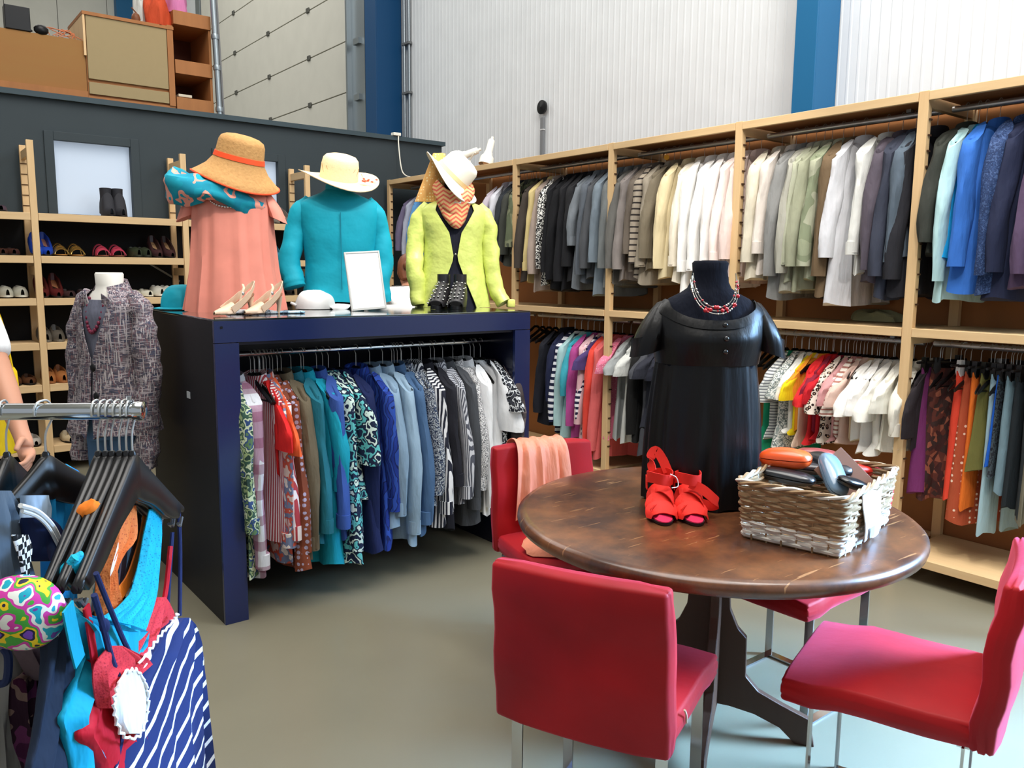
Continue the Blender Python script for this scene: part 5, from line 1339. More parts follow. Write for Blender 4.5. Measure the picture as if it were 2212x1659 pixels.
pair(346, 374, 4, 'pump', (60, 34, 36), 'dark plum court shoes with tan insoles', insole=(206, 164, 120), tilt=.2)
pair(8, 32, 4, 'flat', (66, 36, 28), 'dark brown flat shoes on second shelf at frame edge')
pair(584, 606, 4, 'pump', (50, 130, 156), 'petrol blue court shoes on second shelf behind pink blouse', insole=(140, 160, 160), tilt=.2)
pair(97, 128, 3, 'pump', (86, 26, 26), 'dark red court shoes on third shelf', insole=(196, 130, 90), tilt=.2)
pair(155, 190, 3, 'flat', (64, 44, 44), 'dark brown flats behind the tweed mannequin neck')
pair(298, 326, 3, 'flat', (226, 222, 204), 'white canvas shoes with beige lining', insole=(160, 130, 100), sole=(226, 222, 206))
pair(352, 372, 3, 'sneaker', (222, 218, 204), 'white shoes with dark stripes near teal cap', sole=(220, 216, 204))
pair(18, 50, 3, 'sneaker', (190, 188, 172), 'grey white trainers on third shelf', sole=(200, 198, 184))
pair(590, 606, 3, 'flat', (150, 136, 116), 'taupe flat shoes on third shelf behind blouse')
pair(618, 634, 3, 'pump', (30, 28, 28), 'black court shoes on third shelf beside teal blazer', insole=(170, 150, 130), tilt=.2)
pair(103, 131, 2, 'clog', (104, 98, 88), 'grey brown clogs on fourth shelf', insole=(60, 52, 46), sole=(110, 104, 92), gloss=.3)
pair(112, 140, 1, 'clog', (180, 116, 66), 'tan leather clogs on fifth shelf', insole=(90, 50, 30), sole=(150, 96, 56))
pair(36, 68, 1, 'flat', (90, 56, 34), 'brown flat shoes on fifth shelf behind forearm')
shelf_shoe(152, 0, 'flat', (196, 176, 140), 'beige strappy shoe on bottom shelf', insole=(180, 160, 130))
pair(12, 40, 0, 'sneaker', (190, 186, 170), 'white patterned trainers on bottom shelf', sole=(200, 196, 184))
pair(60, 76, 0, 'flat', (196, 190, 180), 'pale floral flat shoes on bottom shelf')

# ================================================================ CLAMP LAMPS, CABLE, WALL SENSOR
lampw = plain('ivory lamp enamel', (232, 230, 216), .35)
def clamp_lamp(label, loc, aim):
    t = thing('clip_lamp', label, 'lamp', loc); t.rotation_euler = (V(aim)).to_track_quat('Z', 'Y').to_euler()
    MB().lathe([(.0, -.07), (.019, -.07), (.022, -.062), (.023, .012), (.027, .02), (.029, .035), (.044, .055), (.046, .105), (.044, .105), (.042, .058), (.026, .04), (.0, .038)], 28).build('shade', lampw, t)
    MB().tube([(0, 0, -.068), (0, 0, -.092)], [.009, .009], 12).build('switch', lampw, t, angle=30)
    MB().sphere((0, 0, .08), .026, 12, 8).build('bulb', plain('lamp bulb', (250, 244, 226), .2), t)
    t.scale = (1.3, 1.3, 1.25); return t
LX = 4.12
clamp_lamp('left ivory clip lamp on rack top aimed at the mannequins', (LX, 5.90, 2.50), (-.75, .5, -.35))
clamp_lamp('right ivory clip lamp on rack top pointing downwards', (LX, 5.60, 2.50), (-.35, -.05, -1))
br = thing('lamp_bracket', 'white metal lamp bracket plate on rack top board', 'bracket', (LX, 0, 0))
MB().box(-.02, .02, 5.45, 5.98, 2.353, 2.372).build('base_plate', lampw, br, smooth=False, bevel=.002)
MB().tube([(0, 5.85, 2.372), (0, 5.88, 2.45), (0, 5.80, 2.50)], .006, 8).build('stem', lampw, br)
MB().tube([(.0, 5.60, 2.372), (.02, 5.60, 2.46)], .006, 8).build('stem', lampw, br)
cb = thing('lamp_cable', 'white cable looping from partition top to rack lamps', 'cable', (0, 0, 0))
MB().tube(bez([(4.105, 7.05, 2.79), (4.10, 7.04, 2.70), (4.10, 7.0, 2.50), (4.12, 6.97, 2.42), (4.14, 6.85, 2.385), (4.14, 6.6, 2.38), (4.14, 6.2, 2.372), (4.14, 5.99, 2.37)], 6), .006, 6).build('flex', lampw, cb)
MB().box(4.05, 4.13, 7.04, 7.10, 2.786, 2.815).build('plug', lampw, cb, smooth=False, bevel=.005)
ws = thing('wall_bell', 'round black device with conduit on white wall above rack', 'bell', (5.13, 6.11, 3.01))
rot_ = [(0, -.03), (.05, -.03), (.062, -.02), (.065, 0), (.03, .006), (0, .012)]
MB().loft([[V((-(z+.03), r*cos(2*pi*k/28), r*sin(2*pi*k/28)+.03)) for k in range(28)] for r, z in rot_]).build('disc', black, ws)
MB().box(-.025, 0, -.022, .022, -.66, -.06).build('conduit', plain('grey conduit', (120, 122, 124), .5), ws, smooth=False, bevel=.003)
for z in (-.18, -.56): MB().box(-.028, 0, -.026, .026, z, z+.012).build('clip', plain('pale clip', (190, 190, 190), .5), ws, smooth=False)
cloth_lump('folded_garment', 'crumpled sage green garment left on middle rack shelf', 'cloth', tuple(at_z(1880, 694, 1.249)+V((.08, 0, 0))), (.09, .15, .055), (160, 160, 124), 6)

# ================================================================ TWEED JACKET MANNEQUIN LEFT OF THE COUNTER
MBs = V((.865, 4.10, 0)); MR = R_(-60)
t = thing('mannequin', 'white headless mannequin standing left of navy counter', 'mannequin', tuple(MBs), MR)
MB().loft([ringxy(a, b, z, 32) for z, a, b in ((.75, .15, .11), (.95, .14, .10), (1.1, .14, .10), (1.25, .16, .115), (1.345, .165, .09), (1.385, .12, .075), (1.405, .078, .066), (1.425, .068, .062), (1.475, .070, .066), (1.482, .064, .060))]).build('torso', form_w, t)
for s in (-1, 1): MB().tube([(s*.08, 0, .03), (s*.085, .01, .45), (s*.08, 0, .8)], [.04, .055, .075], 14).build('leg', form_w, t)
MB().lathe([(0, 0), (.17, 0), (.17, .012), (0, .014)], 36).build('base_plate', steel, t)
jeans = mat('blue denim', (76, 108, 144), .85, bump=(60, .3, .003))
t = thing('jeans', 'faded blue jeans on mannequin under tweed jacket', 'trousers', tuple(MBs), MR)
blouse_shell([(.93, .15, .115, 0), (.85, .165, .13, 0), (.72, .175, .125, .01)], jeans, t, 'hip', folds=(5, 9))
for s in (-1, 1): MB().loft([ringxy(a*(1+.02*sin(z*30)), a*1.05, z, 24, s*cx, .0) for z, a, cx in ((.76, .098, .082), (.6, .092, .086), (.45, .085, .09), (.25, .082, .092), (.06, .085, .094))]).build('trouser_leg', jeans, t)
tw = mat('tweed', (100, 90, 98), .92, bump=(120, .6, .004), pat=tweed([(70, 76, 98), (132, 92, 98), (54, 58, 74), (190, 182, 182), (170, 160, 164)], 95))
greytop = mat('grey knit top', (104, 106, 122), .85)
t = thing('grey_top', 'plain grey top worn under tweed jacket', 'top', tuple(MBs), MR); t.name = 'tank_top'
blouse_shell([(1.36, .15, .095, 0), (1.30, .168, .118, 0), (1.1, .158, .12, 0), (.88, .165, .125, .01)], greytop, t, folds=(7, 11))
t = thing('tweed_jacket', 'multicoloured grey tweed jacket with black buttons on left mannequin', 'jacket', tuple(MBs), MR)
rg = []; K = 26
for i in range(K+1):
    q = i/K; z = 1.405-.65*q
    a, b = lerp([(0, .095, .082), (.035, .145, .098), (.07, .195, .11), (.12, .212, .122), (.3, .205, .138), (.5, .195, .140), (.72, .22, .155), (1, .262, .185)], q)
    gap = lerp([(0, .62), (.06, .50), (.2, .36), (.36, .16), (.46, .03), (.8, .03), (1, .10)], q)[0]; ring = []
    for j in range(69):
        th = -pi/2+gap+(2*pi-2*gap)*j/68; k = 1+.018*sin(7*th+3*q)*q
        ring.append(V((a*k*abs(cos(th))**.92*(1 if cos(th) > 0 else -1), b*k*sin(th), z-.02*q*(j in (0, 68)))))
    inn = [V((p.x*.97, p.y*.96, p.z)) for p in ring]
    rg.append(ring+inn[::-1])
MB().loft(rg).build('body', tw, t)
MB().loft([[V((a*cos(th), b*sin(th)+.01, z+.02*sin(th))) for th in [-pi/2+.55+(2*pi-1.1)*j/36 for j in range(37)]] for z, a, b in ((1.355, .128, .105), (1.405, .098, .088), (1.435, .082, .078), (1.425, .074, .07))]+[], closed=False).build('collar', tw, t)
for s in (-1, 1):
    MB().prism([(s*.055, 0), (s*.115, -.03), (s*.125, -.10), (s*.095, -.105), (s*.02, -.27), (s*.008, -.25)][::s], (0, -.100, 1.39), (1, 0, 0), (0, -.16, 1), .006).build('lapel', tw, t, bevel=.002)
    arm_sleeve([(s*.150, 0, 1.375), (s*.205, 0, 1.31), (s*.238, .0, 1.16), (s*.250, -.01, .98), (s*.245, -.03, .78), (s*.235, -.04, .60)], [.036, .064, .072, .070, .062, .060], tw, t, seed=3+s, wrinkle=.10)
for z in (1.06, .93): MB().sphere((.035, -.162+.01*(z < 1), z), .019, 14, 6, (1, .4, 1)).build('button', plain('matt black button', (14, 14, 16), .6), t)
t = thing('bead_necklace', 'dark red bead necklace on tweed jacket mannequin', 'necklace', tuple(MBs), MR)
db = plain('dark berry bead', (112, 36, 60), .4)
for k in range(17):
    u = -1+2*k/16; MB().sphere((.058*sin(u*pi/2), -.128+.045*abs(u)**2, 1.215+.15*abs(u)**1.8), .0095, 10, 6).build('bead', db, t)

for o in [x for x in bpy.data.objects if x.parent is None and (V(x.location)-MBs).length < .001]: o.scale = (.84, .88, 1)
# ================================================================ PEOPLE
def W(px, py, d): return O_+ray(px, py)*(d/FOC)
def skin_mesh(name, vs, es, root, m, parent, sub=2):
    me = bpy.data.meshes.new(name); me.from_pydata([tuple(v[0]) for v in vs], es, []); me.materials.append(m)
    o = bpy.data.objects.new(name, me); COL.objects.link(o); o.parent = parent
    o.modifiers.new('Skin', 'SKIN').use_smooth_shade = True
    if not me.skin_vertices: 
        bm = bmesh.new(); bm.from_mesh(me); bm.verts.layers.skin.verify(); bm.to_mesh(me); bm.free()
    for i, v in enumerate(vs):
        r = v[1]; me.skin_vertices[0].data[i].radius = (r, r) if isinstance(r, (int, float)) else r
        me.skin_vertices[0].data[i].use_root = (i == root)
    s_ = o.modifiers.new('Subsurf', 'SUBSURF'); s_.levels = sub; s_.render_levels = sub
    return o
class Graph:
    def __init__(s): s.v = []; s.e = []; s.k = {}
    def chain(s, *items, start=None):
        prev = s.k.get(start)
        for nm, co, r in items:
            s.v.append((V(co), r)); i = len(s.v)-1
            if nm: s.k[nm] = i
            if prev is not None: s.e.append((prev, i))
            prev = i
        return s
def hand(g, start, wrist, palm_dir, palm_n, curl=.5, sc=1):
    """five fingers as chains rooted in the palm"""
    d = V(palm_dir).normalized(); n_ = V(palm_n); n_ = (n_-d*n_.dot(d)).normalized(); sd = d.cross(n_)
    w_ = V(wrist)
    g.chain((start+'palm', w_+d*.045*sc, (.030*sc, .018*sc)), (start+'knuck', w_+d*.082*sc, (.030*sc, .015*sc)), start=start)
    for k, (off, ln) in enumerate(((-.030, .070), (-.010, .080), (.010, .076), (.029, .060))):
        base = w_+d*.078*sc+sd*off*sc; p1 = base+d*.026*sc; a = curl
        p2 = p1+(d*cos(a)+n_*sin(a))*ln*.42*sc; p3 = p2+(d*cos(2*a)+n_*sin(2*a))*ln*.38*sc
        g.chain((None, p1, .0095*sc), (None, p2, .0085*sc), (None, p3, .0070*sc), start=start+'knuck')
    g.chain((None, w_+d*.035*sc-sd*.040*sc+n_*.008, .0115*sc), (None, w_+d*.062*sc-sd*.054*sc+n_*.022, .0098*sc), (None, w_+d*.086*sc-sd*.050*sc+n_*.036, .0085*sc), start=start+'palm')
def head(t, c, fwd, hairm, up=V((0, 0, 1)), bun=False, sc=1):
    f = V(fwd).normalized(); u = (V(up)-f*V(up).dot(f)).normalized(); r = f.cross(u)
    M_ = lambda x, y, z: V(c)+(r*x+f*y+u*z)*sc
    rg = []
    for z, a, b, cy in ((-.115, .035, .045, .03), (-.10, .050, .065, .025), (-.07, .062, .078, .015), (-.03, .070, .088, .008), (.01, .075, .094, 0), (.05, .075, .094, -.004), (.085, .062, .078, -.006), (.105, .040, .052, -.006), (.115, .012, .018, -.006)):
        rg.append([M_(a*cos(th), cy+b*sin(th), z) for th in [2*pi*j/24 for j in range(24)]])
    t = MB().loft(rg).build('head', skin, t)
    MB().loft([[M_(w_*cos(th), .088+y_+w_*.6*sin(th), z) for th in [2*pi*j/10 for j in range(10)]] for z, w_, y_ in ((.015, .006, .0), (-.01, .009, .008), (-.028, .013, .012), (-.036, .008, .004))]).build('nose', skin, t)
    eye = plain('eye white', (236, 232, 226), .3)
    for s in (-1, 1):
        MB().sphere(M_(s*.031, .080, .006), .011, 10, 7).build('eye', eye, t); MB().sphere(M_(s*.031, .0895, .006), .005, 8, 5).build('iris', plain('iris', (60, 44, 34), .2), t)
        MB().sphere(M_(s*.076, -.002, -.008), .019, 10, 7, (.45, .7, 1.3)).build('ear', skin, t)
    MB().sphere(M_(0, .084, -.062), .018, 12, 6, (1.2, .5, .35)).build('mouth', plain('lip', (168, 92, 84), .5), t)
    hg = []
    for z, a, b, cy in ((-.09, .050, .04, -.055), (-.05, .072, .066, -.034), (0, .083, .085, -.022), (.05, .084, .094, -.012), (.09, .070, .086, -.008), (.115, .048, .060, -.008), (.127, .014, .018, -.008)):
        hg.append([M_((a+.003*sin(th*9))*cos(th), cy+(b+.003*sin(th*11))*sin(th)*(1 if sin(th) < 0 or z > .06 else .55), z) for th in [2*pi*j/32 for j in range(32)]])
    MB().loft(hg).build('hair', hairm, t)
    if bun: MB().sphere(M_(.01, -.10, .0), .042, 16, 9, (1, 1, .9)).build('hair_bun', hairm, t)
brownh = mat('auburn hair', (128, 72, 40), .5, kind='plain', pat=grain((76, 38, 20), (30, 30, 200), .8), spec=.5)
greyh = mat('grey hair', (150, 140, 128), .5, kind='plain', spec=.4)
white_t = mat('white cotton shirt', (238, 236, 234), .85); denim2 = mat('dark denim', (44, 54, 78), .85)
# person behind the counter, back to the camera, looking along the rack
c = V((3.10, 5.22, 0)); f = V((.62, .78, 0)); r = V((.78, -.62, 0))
t = thing('person', 'person with auburn hair and white shirt behind counter, back turned', 'person', tuple(c))
g = Graph(); Q = lambda x, y, z: r*x+f*y+V((0, 0, z))
g.chain(('pelvis', Q(0, 0, .88), (.135, .10)), ('waist', Q(0, 0, 1.0), (.12, .085)), ('chest', Q(0, .02, 1.16), (.135, .095)), ('upper', Q(0, .04, 1.27), (.10, .07)), ('neck', Q(0, .06, 1.345), .045), ('headb', Q(0, .085, 1.40), .055))
for s in (-1, 1):
    g.chain(('sh%d' % s, Q(s*.155, .03, 1.265), .050), ('el%d' % s, Q(s*.20, .06, 1.01), .040), ('wr%d' % s, Q(s*.15, .26, 1.02), .026), start='upper')
    hand(g, 'wr%d' % s, Q(s*.15, .26, 1.02), f*1+V((0, 0, -.1)), V((0, 0, -1)), .5)
    g.chain((None, Q(s*.09, 0, .80), .085), (None, Q(s*.095, .01, .46), .055), (None, Q(s*.095, -.01, .09), .036), (None, Q(s*.10, .05, .035), .034), (None, Q(s*.105, .15, .028), .028), start='pelvis')
skin_mesh('body', g.v, g.e, 0, skin, t)
g2 = Graph(); g2.chain(('p', Q(0, 0, .86), (.152, .118)), ('w', Q(0, 0, 1.0), (.14, .105)), ('c', Q(0, .02, 1.16), (.155, .115)), ('u', Q(0, .04, 1.29), (.125, .09)), ('u2', Q(0, .05, 1.345), (.085, .065)))
for s in (-1, 1): g2.chain((None, Q(s*.155, .03, 1.285), .066), (None, Q(s*.19, .05, 1.10), .058), start='u')
skin_mesh('shirt', g2.v, g2.e, 0, white_t, t)
g3 = Graph(); g3.chain(('p', Q(0, 0, .84), (.148, .115)))
for s in (-1, 1): g3.chain((None, Q(s*.092, 0, .76), .092), (None, Q(s*.095, .01, .46), .068), (None, Q(s*.095, 0, .08), .052), start='p')
skin_mesh('trousers', g3.v, g3.e, 0, denim2, t)
head(t, Q(0, .115, 1.455), f+V((0, 0, -.45)), brownh, bun=True, sc=1.0); t.scale = (1.03, 1.03, 1.03)
# person at left edge, only a bare forearm and white sleeve inside the frame
d0 = 2.75; sh = W(-62, 640, d0+.05)
t = thing('person', 'person at left frame edge in white short sleeves holding a hanger', 'person', (sh.x-.2, sh.y+.05, 0)); o0 = V(t.location)
T = lambda v: V(v)-o0
rr_ = RT.copy(); rr_.z = 0; rr_.normalize(); ff = -FW.copy(); ff.z = 0; ff.normalize()      # body roughly facing right-towards camera
cn = sh-rr_*.19; cn.z = 0
Q = lambda x, y, z: T(cn+rr_*x+ff*y+V((0, 0, z)))
g = Graph()
g.chain(('pelvis', Q(0, 0, .92), (.145, .11)), ('waist', Q(0, 0, 1.08), (.13, .095)), ('chest', Q(0, 0, 1.25), (.145, .105)), ('upper', Q(0, 0, 1.36), (.105, .075)), ('neck', Q(0, 0, 1.46), .050), ('headb', Q(0, .02, 1.53), .06))
el = W(-2, 800, d0-.02); wr = W(47, 942, d0-.12)
g.chain(('s', T(sh+V((0, 0, -.02))), .052), (None, T((sh+el)/2), .046), ('e', T(el), .041), (None, T(el*.6+wr*.4), .041), ('w', T(wr), .0255), start='upper')
hd = (W(64, 1000, d0-.16)-wr).normalized()
hand(g, 'w', T(wr), hd, ff*.6-rr_*.5+V((0, 0, -.2)), .75, .95)
g.chain(('s2', Q(-.19, 0, 1.36), .052), (None, Q(-.26, .04, 1.12), .041), ('w2', Q(-.22, .22, .98), .027), start='upper')
hand(g, 'w2', Q(-.22, .22, .98), ff, V((0, 0, -1)), .5)
for s in (-1, 1): g.chain((None, Q(s*.095, 0, .86), .09), (None, Q(s*.10, .01, .50), .058), (None, Q(s*.10, -.01, .09), .038), (None, Q(s*.10, .06, .035), .035), (None, Q(s*.105, .17, .028), .028), start='pelvis')
skin_mesh('body', g.v, g.e, 0, skin, t)
g2 = Graph(); g2.chain(('p', Q(0, 0, .90), (.162, .128)), ('w', Q(0, 0, 1.08), (.15, .115)), ('c', Q(0, 0, 1.25), (.165, .125)), ('u', Q(0, 0, 1.36), (.125, .09)))
g2.chain((None, T(sh+V((0, 0, -.02))), .068), (None, T(sh*.55+el*.45), .066), (None, T(sh*.12+el*.88), .062), start='u'); g2.chain((None, Q(-.19, 0, 1.355), .068), (None, Q(-.235, .03, 1.21), .062), start='u')
skin_mesh('shirt', g2.v, g2.e, 0, white_t, t)
g3 = Graph(); g3.chain(('p', Q(0, 0, .88), (.155, .12)))
for s in (-1, 1): g3.chain((None, Q(s*.095, 0, .80), .096), (None, Q(s*.10, .01, .50), .07), (None, Q(s*.10, 0, .08), .055), start='p')
skin_mesh('trousers', g3.v, g3.e, 0, denim2, t)
head(t, Q(0, .03, 1.62), ff+V((0, 0, -.3)), greyh)
yb = thing('yellow_bag', 'yellow bag seen behind bare forearm at left frame edge', 'bag', tuple(W(-28, 865, 2.95)))
MB().loft([[V((w_*cos(a), .045*sin(a), z)) for a in [2*pi*j/24 for j in range(24)]] for z, w_ in ((-.20, .085), (-.19, .10), (0, .105), (.10, .10), (.115, .092))]).build('pouch', mat('yellow bag cloth', (236, 196, 20), .7), yb)
MB().ribbon(bez([(-.09, 0, .10), (-.07, 0, .3), (0, 0, .42), (.06, 0, .3), (.088, 0, .10)], 6), .03, .004, (0, 1, 0)).build('strap', mat('yellow bag cloth', (236, 196, 20), .7), yb)

# ================================================================ CHROME RACK IN THE FOREGROUND
P0 = W(0, 891, 1.40); P1 = W(306, 886, 1.42); P0.z = P1.z = 1.255
RD = (P1-P0).normalized(); HDIR = V((.589, .808, 0)).normalized()
fr = thing('chrome_rack', 'chrome tube clothes rack close to camera at lower left', 'rack', tuple(P1-RD*1.3)); fo = V(fr.location)
MB().tube([V((0, 0, 0)), P1-fo], .0145, 28).build('rail', chrome, fr)
MB().tube([P1-RD*.012-fo, P1-RD*.004-fo, P1+RD*.003-fo, P1+RD*.006-fo], [.0165, .0172, .016, .010], 28).build('end_cap', chrome, fr)
MB().tube([P1-RD*.020-fo+V((0, 0, .013)), P1-RD*.020-fo+V((0, 0, .026))], .005, 12).build('stop_pin', chrome, fr)
MB().tube([(0.02, 0, -1.23), (0.02, 0, 0)], .016, 18).build('upright', chrome, fr)
MB().tube([(0.02-.25*HDIR.x, -.25*HDIR.y, -1.235), (0.02+.25*HDIR.x, .25*HDIR.y, -1.235)], .016, 14).build('foot', chrome, fr)
def big_hanger(px, label, dz=0, yaw=0, s=1.0):
    q = (px-0)/306; p = P0.lerp(P1, q)
    t = thing('coat_hanger', label, 'hanger', (p.x, p.y, p.z+dz)); t.rotation_euler = (0, 0, atan2(HDIR.y, HDIR.x)+yaw)
    hk = [(0, 0, -.082), (0, 0, -.055), (.004, 0, -.035), (.019, 0, -.012), (.0185, 0, .006), (.010, 0, .0175), (0, 0, .019), (-.011, 0, .016), (-.018, 0, .005), (-.0175, 0, -.006)]
    MB().tube(bez(hk, 4), .0019, 7).build('hook', chrome_wire, t)
    MB().lathe([(.0, -.088), (.006, -.088), (.0065, -.074), (.004, -.07)], 14, caps=(True, True)).build('knob', hang_black, t)
    rg = []; n = 32
    for i in range(n+1):
        u = -1+2*i/n; au = abs(u); x = u*.213*s
        zt = -.080-.172*(au**1.15)*(1-.12*au)+.006*math.exp(-(u/.12)**2); h = .052*(1-au)**.7+.026+.004*cos(u*9); th = .0075-.002*au
        if au > .93: h = .014
        zb_ = zt-h
        rg.append([V((x, -th, zb_+.004)), V((x, -th*.5, zb_)), V((x, th*.5, zb_)), V((x, th, zb_+.004)), V((x, th, zt-.004)), V((x, th*.5, zt)), V((x, -th*.5, zt)), V((x, -th, zt-.004))])
    MB().loft(rg).build('arms', hang_black, t, angle=70)
    for s_ in (-1, 1): MB().tube([(s_*.19*s, 0, -.262), (s_*.200*s, 0, -.270), (s_*.212*s, 0, -.255)], .0035, 6).build('strap_loop', plain('clear plastic', (90, 90, 92), .1), t)
    return t, p
hs = {}
for px, lb, yw, sc_h in ((281, 'foremost black hanger of the six, holding the striped top', 0, 1), (268, 'second black hanger from front, holding the red camisole', .02, 1), (253, 'third black hanger from front, holding the turquoise camisole', -.02, 1),
               (236, 'fourth black hanger from front, holding the orange camisole', .02, 1), (222, 'fifth black hanger from front, holding the black camisole', -.01, 1), (206, 'rearmost black hanger of the six, holding the pale printed top', .03, 1),
               (70, 'broad black hanger left of the six, holding the navy bikini top', .28, 1), (8, 'black hanger at left frame edge, holding the paisley bikini', .1, 1)):
    hs[px] = big_hanger(92 if px == 70 else px, lb, 0, -.36 if px == 70 else yw, sc_h)
def panel(rows, hp, mt_, t, name='body', th=.03, off=0, wav=.006, seed=0, n=40, kf=9):
    q = hp+RD*off; org = V(t.location); rg = []; tab = [(float(r[0]), float(r[1]), float(r[2])) for r in rows]
    K = max(10, int((tab[-1][0]-tab[0][0])/14))
    for i in range(K+1):
        py = tab[0][0]+(tab[-1][0]-tab[0][0])*i/K; a, b = lerp(tab, py)
        L_ = at_plane(a, py, q, RD); R2_ = at_plane(b, py, q, RD); c_ = (L_+R2_)/2; h_ = (R2_-L_)/2; ring = []
        for j in range(n):
            thh = 2*pi*j/n; cc = cos(thh); ss = sin(thh)
            g_ = wav*sin(kf*cc*1.7+seed+i*.10)+wav*.5*sin(kf*2.3*cc+seed*2)
            ring.append(c_+h_*(abs(cc)**.85*(1 if cc > 0 else -1))+RD*(th*.5*abs(ss)**.8*(1 if ss > 0 else -1)*min(1, h_.length/.03)+g_*min(1, i/4))-org)
        rg.append(ring)
    return MB().loft(rg).build(name, mt_, t)
def pline(pts, hp, r, mt_, t, name, off=0, flat=None, wid=None):
    org = V(t.location); P = bez([at_plane(a, b, hp+RD*off, RD)-org for a, b in pts], 5)
    if wid: return MB().ribbon(P, wid, .003, HDIR).build(name, mt_, t)
    return MB().tube(P, r, 7).build(name, mt_, t)
def ft(name, label, cat, hp): return thing(name, label, cat, tuple(hp))
navyj = mat('navy white striped jersey', (28, 42, 92), .8, bump=(30, .3, .004), pat=stripes((240, 242, 244), 23, .78, 2, (0, 34, 20), .05))
navyp = mat('plain navy jersey', (30, 40, 84), .8); lining = mat('white lining', (228, 230, 230), .8); lace_w = mat('white frill', (244, 244, 244), .8)
hp = hs[281][1]; t = ft('strappy_top', 'navy strappy top with white diagonal stripes and white frilled edge', 'top', hp)
panel([(1335, 374, 393), (1352, 352, 412), (1385, 330, 421), (1420, 306, 427), (1450, 286, 431), (1480, 262, 435), (1540, 252, 440), (1600, 250, 447), (1659, 240, 455), (1760, 236, 472), (1900, 230, 490)], hp, navyj, t, th=.045, wav=.007, kf=12, seed=2)
panel([(1452, 270, 296), (1475, 256, 312), (1520, 250, 318), (1560, 253, 314), (1585, 268, 302)], hp, lining, t, 'white_lining', th=.012, off=.024, wav=.002)
panel([(1352, 345, 360), (1385, 322, 356), (1420, 305, 335), (1432, 300, 315)], hp, lining, t, 'inner_lining', th=.010, off=-.022, wav=.001)
def frill(pts, hp, t, off, r=.0024, name='frill'):
    org = V(t.location); P = bez([at_plane(a, b, hp+RD*off, RD)-org for a, b in pts], 8); o = [p+V((.002*sin(i*2.2), .002*cos(i*2.2), .003*sin(i*1.9))) for i, p in enumerate(P)]
    MB().tube(o, r, 6).build(name, lace_w, t)
frill([(300, 1434), (325, 1402), (350, 1370), (372, 1345), (384, 1326)], hp, t, .022)
frill([(272, 1450), (252, 1490), (247, 1540), (266, 1588), (300, 1590), (318, 1545), (318, 1490), (298, 1450), (272, 1450)], hp, t, .030)
pline([(386, 1108), (389, 1200), (388, 1330)], hp, .0042, navyp, t, 'strap'); pline([(207, 1238), (240, 1320), (270, 1390), (296, 1440)], hp, .0042, navyp, t, 'strap', .01)
pline([(203, 1285), (222, 1350), (240, 1420), (262, 1480)], hp, .0050, navyp, t, 'strap', .014); pline([(372, 1150), (366, 1240), (360, 1345)], hp, .0042, navyp, t, 'strap', -.01)
MB().sphere(at_plane(226, 1352, hp+RD*.014, RD)-V(t.location), .008, 10, 6, (1, 1, 1.6)).build('strap_knot', navyp, t)
redj = mat('red jersey', (196, 20, 40), .7); redlace = mat('red lace', (206, 50, 60), .7, pat=dots((176, 30, 46), 200, .3), bump=(90, .8, .004))
hp = hs[268][1]; t = ft('camisole', 'red camisole with lace neckline second from front', 'camisole', hp)
panel([(1425, 196, 214), (1440, 206, 300), (1480, 200, 330), (1540, 180, 330), (1590, 164, 330), (1630, 190, 330), (1659, 206, 330), (1760, 200, 340), (1880, 196, 350)], hp, redj, t, th=.04, seed=1)
panel([(1395, 236, 262), (1430, 212, 330), (1470, 212, 280), (1530, 222, 262)], hp, redlace, t, 'lace_trim', th=.012, off=.022)
panel([(1290, 338, 352), (1320, 318, 366), (1360, 300, 372), (1400, 276, 366), (1440, 250, 350)], hp, redlace, t, 'lace_trim', th=.030, off=-.004)
panel([(1280, 318, 336), (1320, 300, 330), (1370, 270, 318), (1420, 240, 300)], hp, redj, t, 'neck_edge', th=.012, off=-.016)
pline([(342, 1120), (338, 1200), (330, 1290)], hp, .006, redj, t, 'strap', -.01, wid=.012); pline([(368, 1180), (360, 1260), (352, 1310)], hp, .005, redj, t, 'strap')
pline([(186, 1310), (196, 1370), (206, 1440)], hp, .009, redj, t, 'strap', .004, wid=.018)
turq = mat('turquoise jersey', (14, 158, 190), .7); turql = mat('turquoise lace', (20, 172, 204), .7, pat=dots((12, 130, 168), 190, .28), bump=(80, .8, .004))
hp = hs[253][1]; t = ft('camisole', 'turquoise camisole with wide lace straps third from front', 'camisole', hp)
panel([(1310, 148, 158), (1330, 150, 172), (1360, 154, 322), (1420, 176, 312), (1480, 158, 300), (1555, 133, 290), (1600, 146, 290), (1659, 158, 290), (1800, 150, 300)], hp, turq, t, th=.04, seed=5)
panel([(1100, 322, 347), (1160, 314, 345), (1220, 304, 342), (1280, 288, 338), (1310, 262, 332), (1340, 214, 324), (1400, 212, 310), (1440, 230, 290)], hp, turql, t, 'lace_strap', th=.010, off=.012, wav=.003)
pline([(146, 1310), (160, 1380), (172, 1430)], hp, .01, turq, t, 'strap', .01, wid=.03)
orj = mat('orange jersey', (244, 128, 34), .7); orl = mat('orange lace', (238, 128, 62), .7, pat=dots((206, 92, 44), 190, .28), bump=(80, .8, .004))
hp = hs[236][1]; t = ft('camisole', 'orange camisole with lace panel fourth from front', 'camisole', hp)
pline([(318, 1094), (306, 1160), (296, 1200), (276, 1256), (248, 1296)], hp, .01, orj, t, 'strap', 0, wid=.02)
panel([(1092, 262, 292), (1130, 248, 290), (1170, 238, 286), (1195, 232, 262), (1230, 222, 246), (1270, 218, 250), (1300, 216, 262), (1340, 216, 264), (1420, 216, 270)], hp, orl, t, 'lace_body', th=.012, off=.004)
hp = hs[222][1]; t = ft('camisole', 'black camisole strap showing behind the orange one', 'camisole', hp)
blk = mat('black jersey', (24, 20, 28), .8)
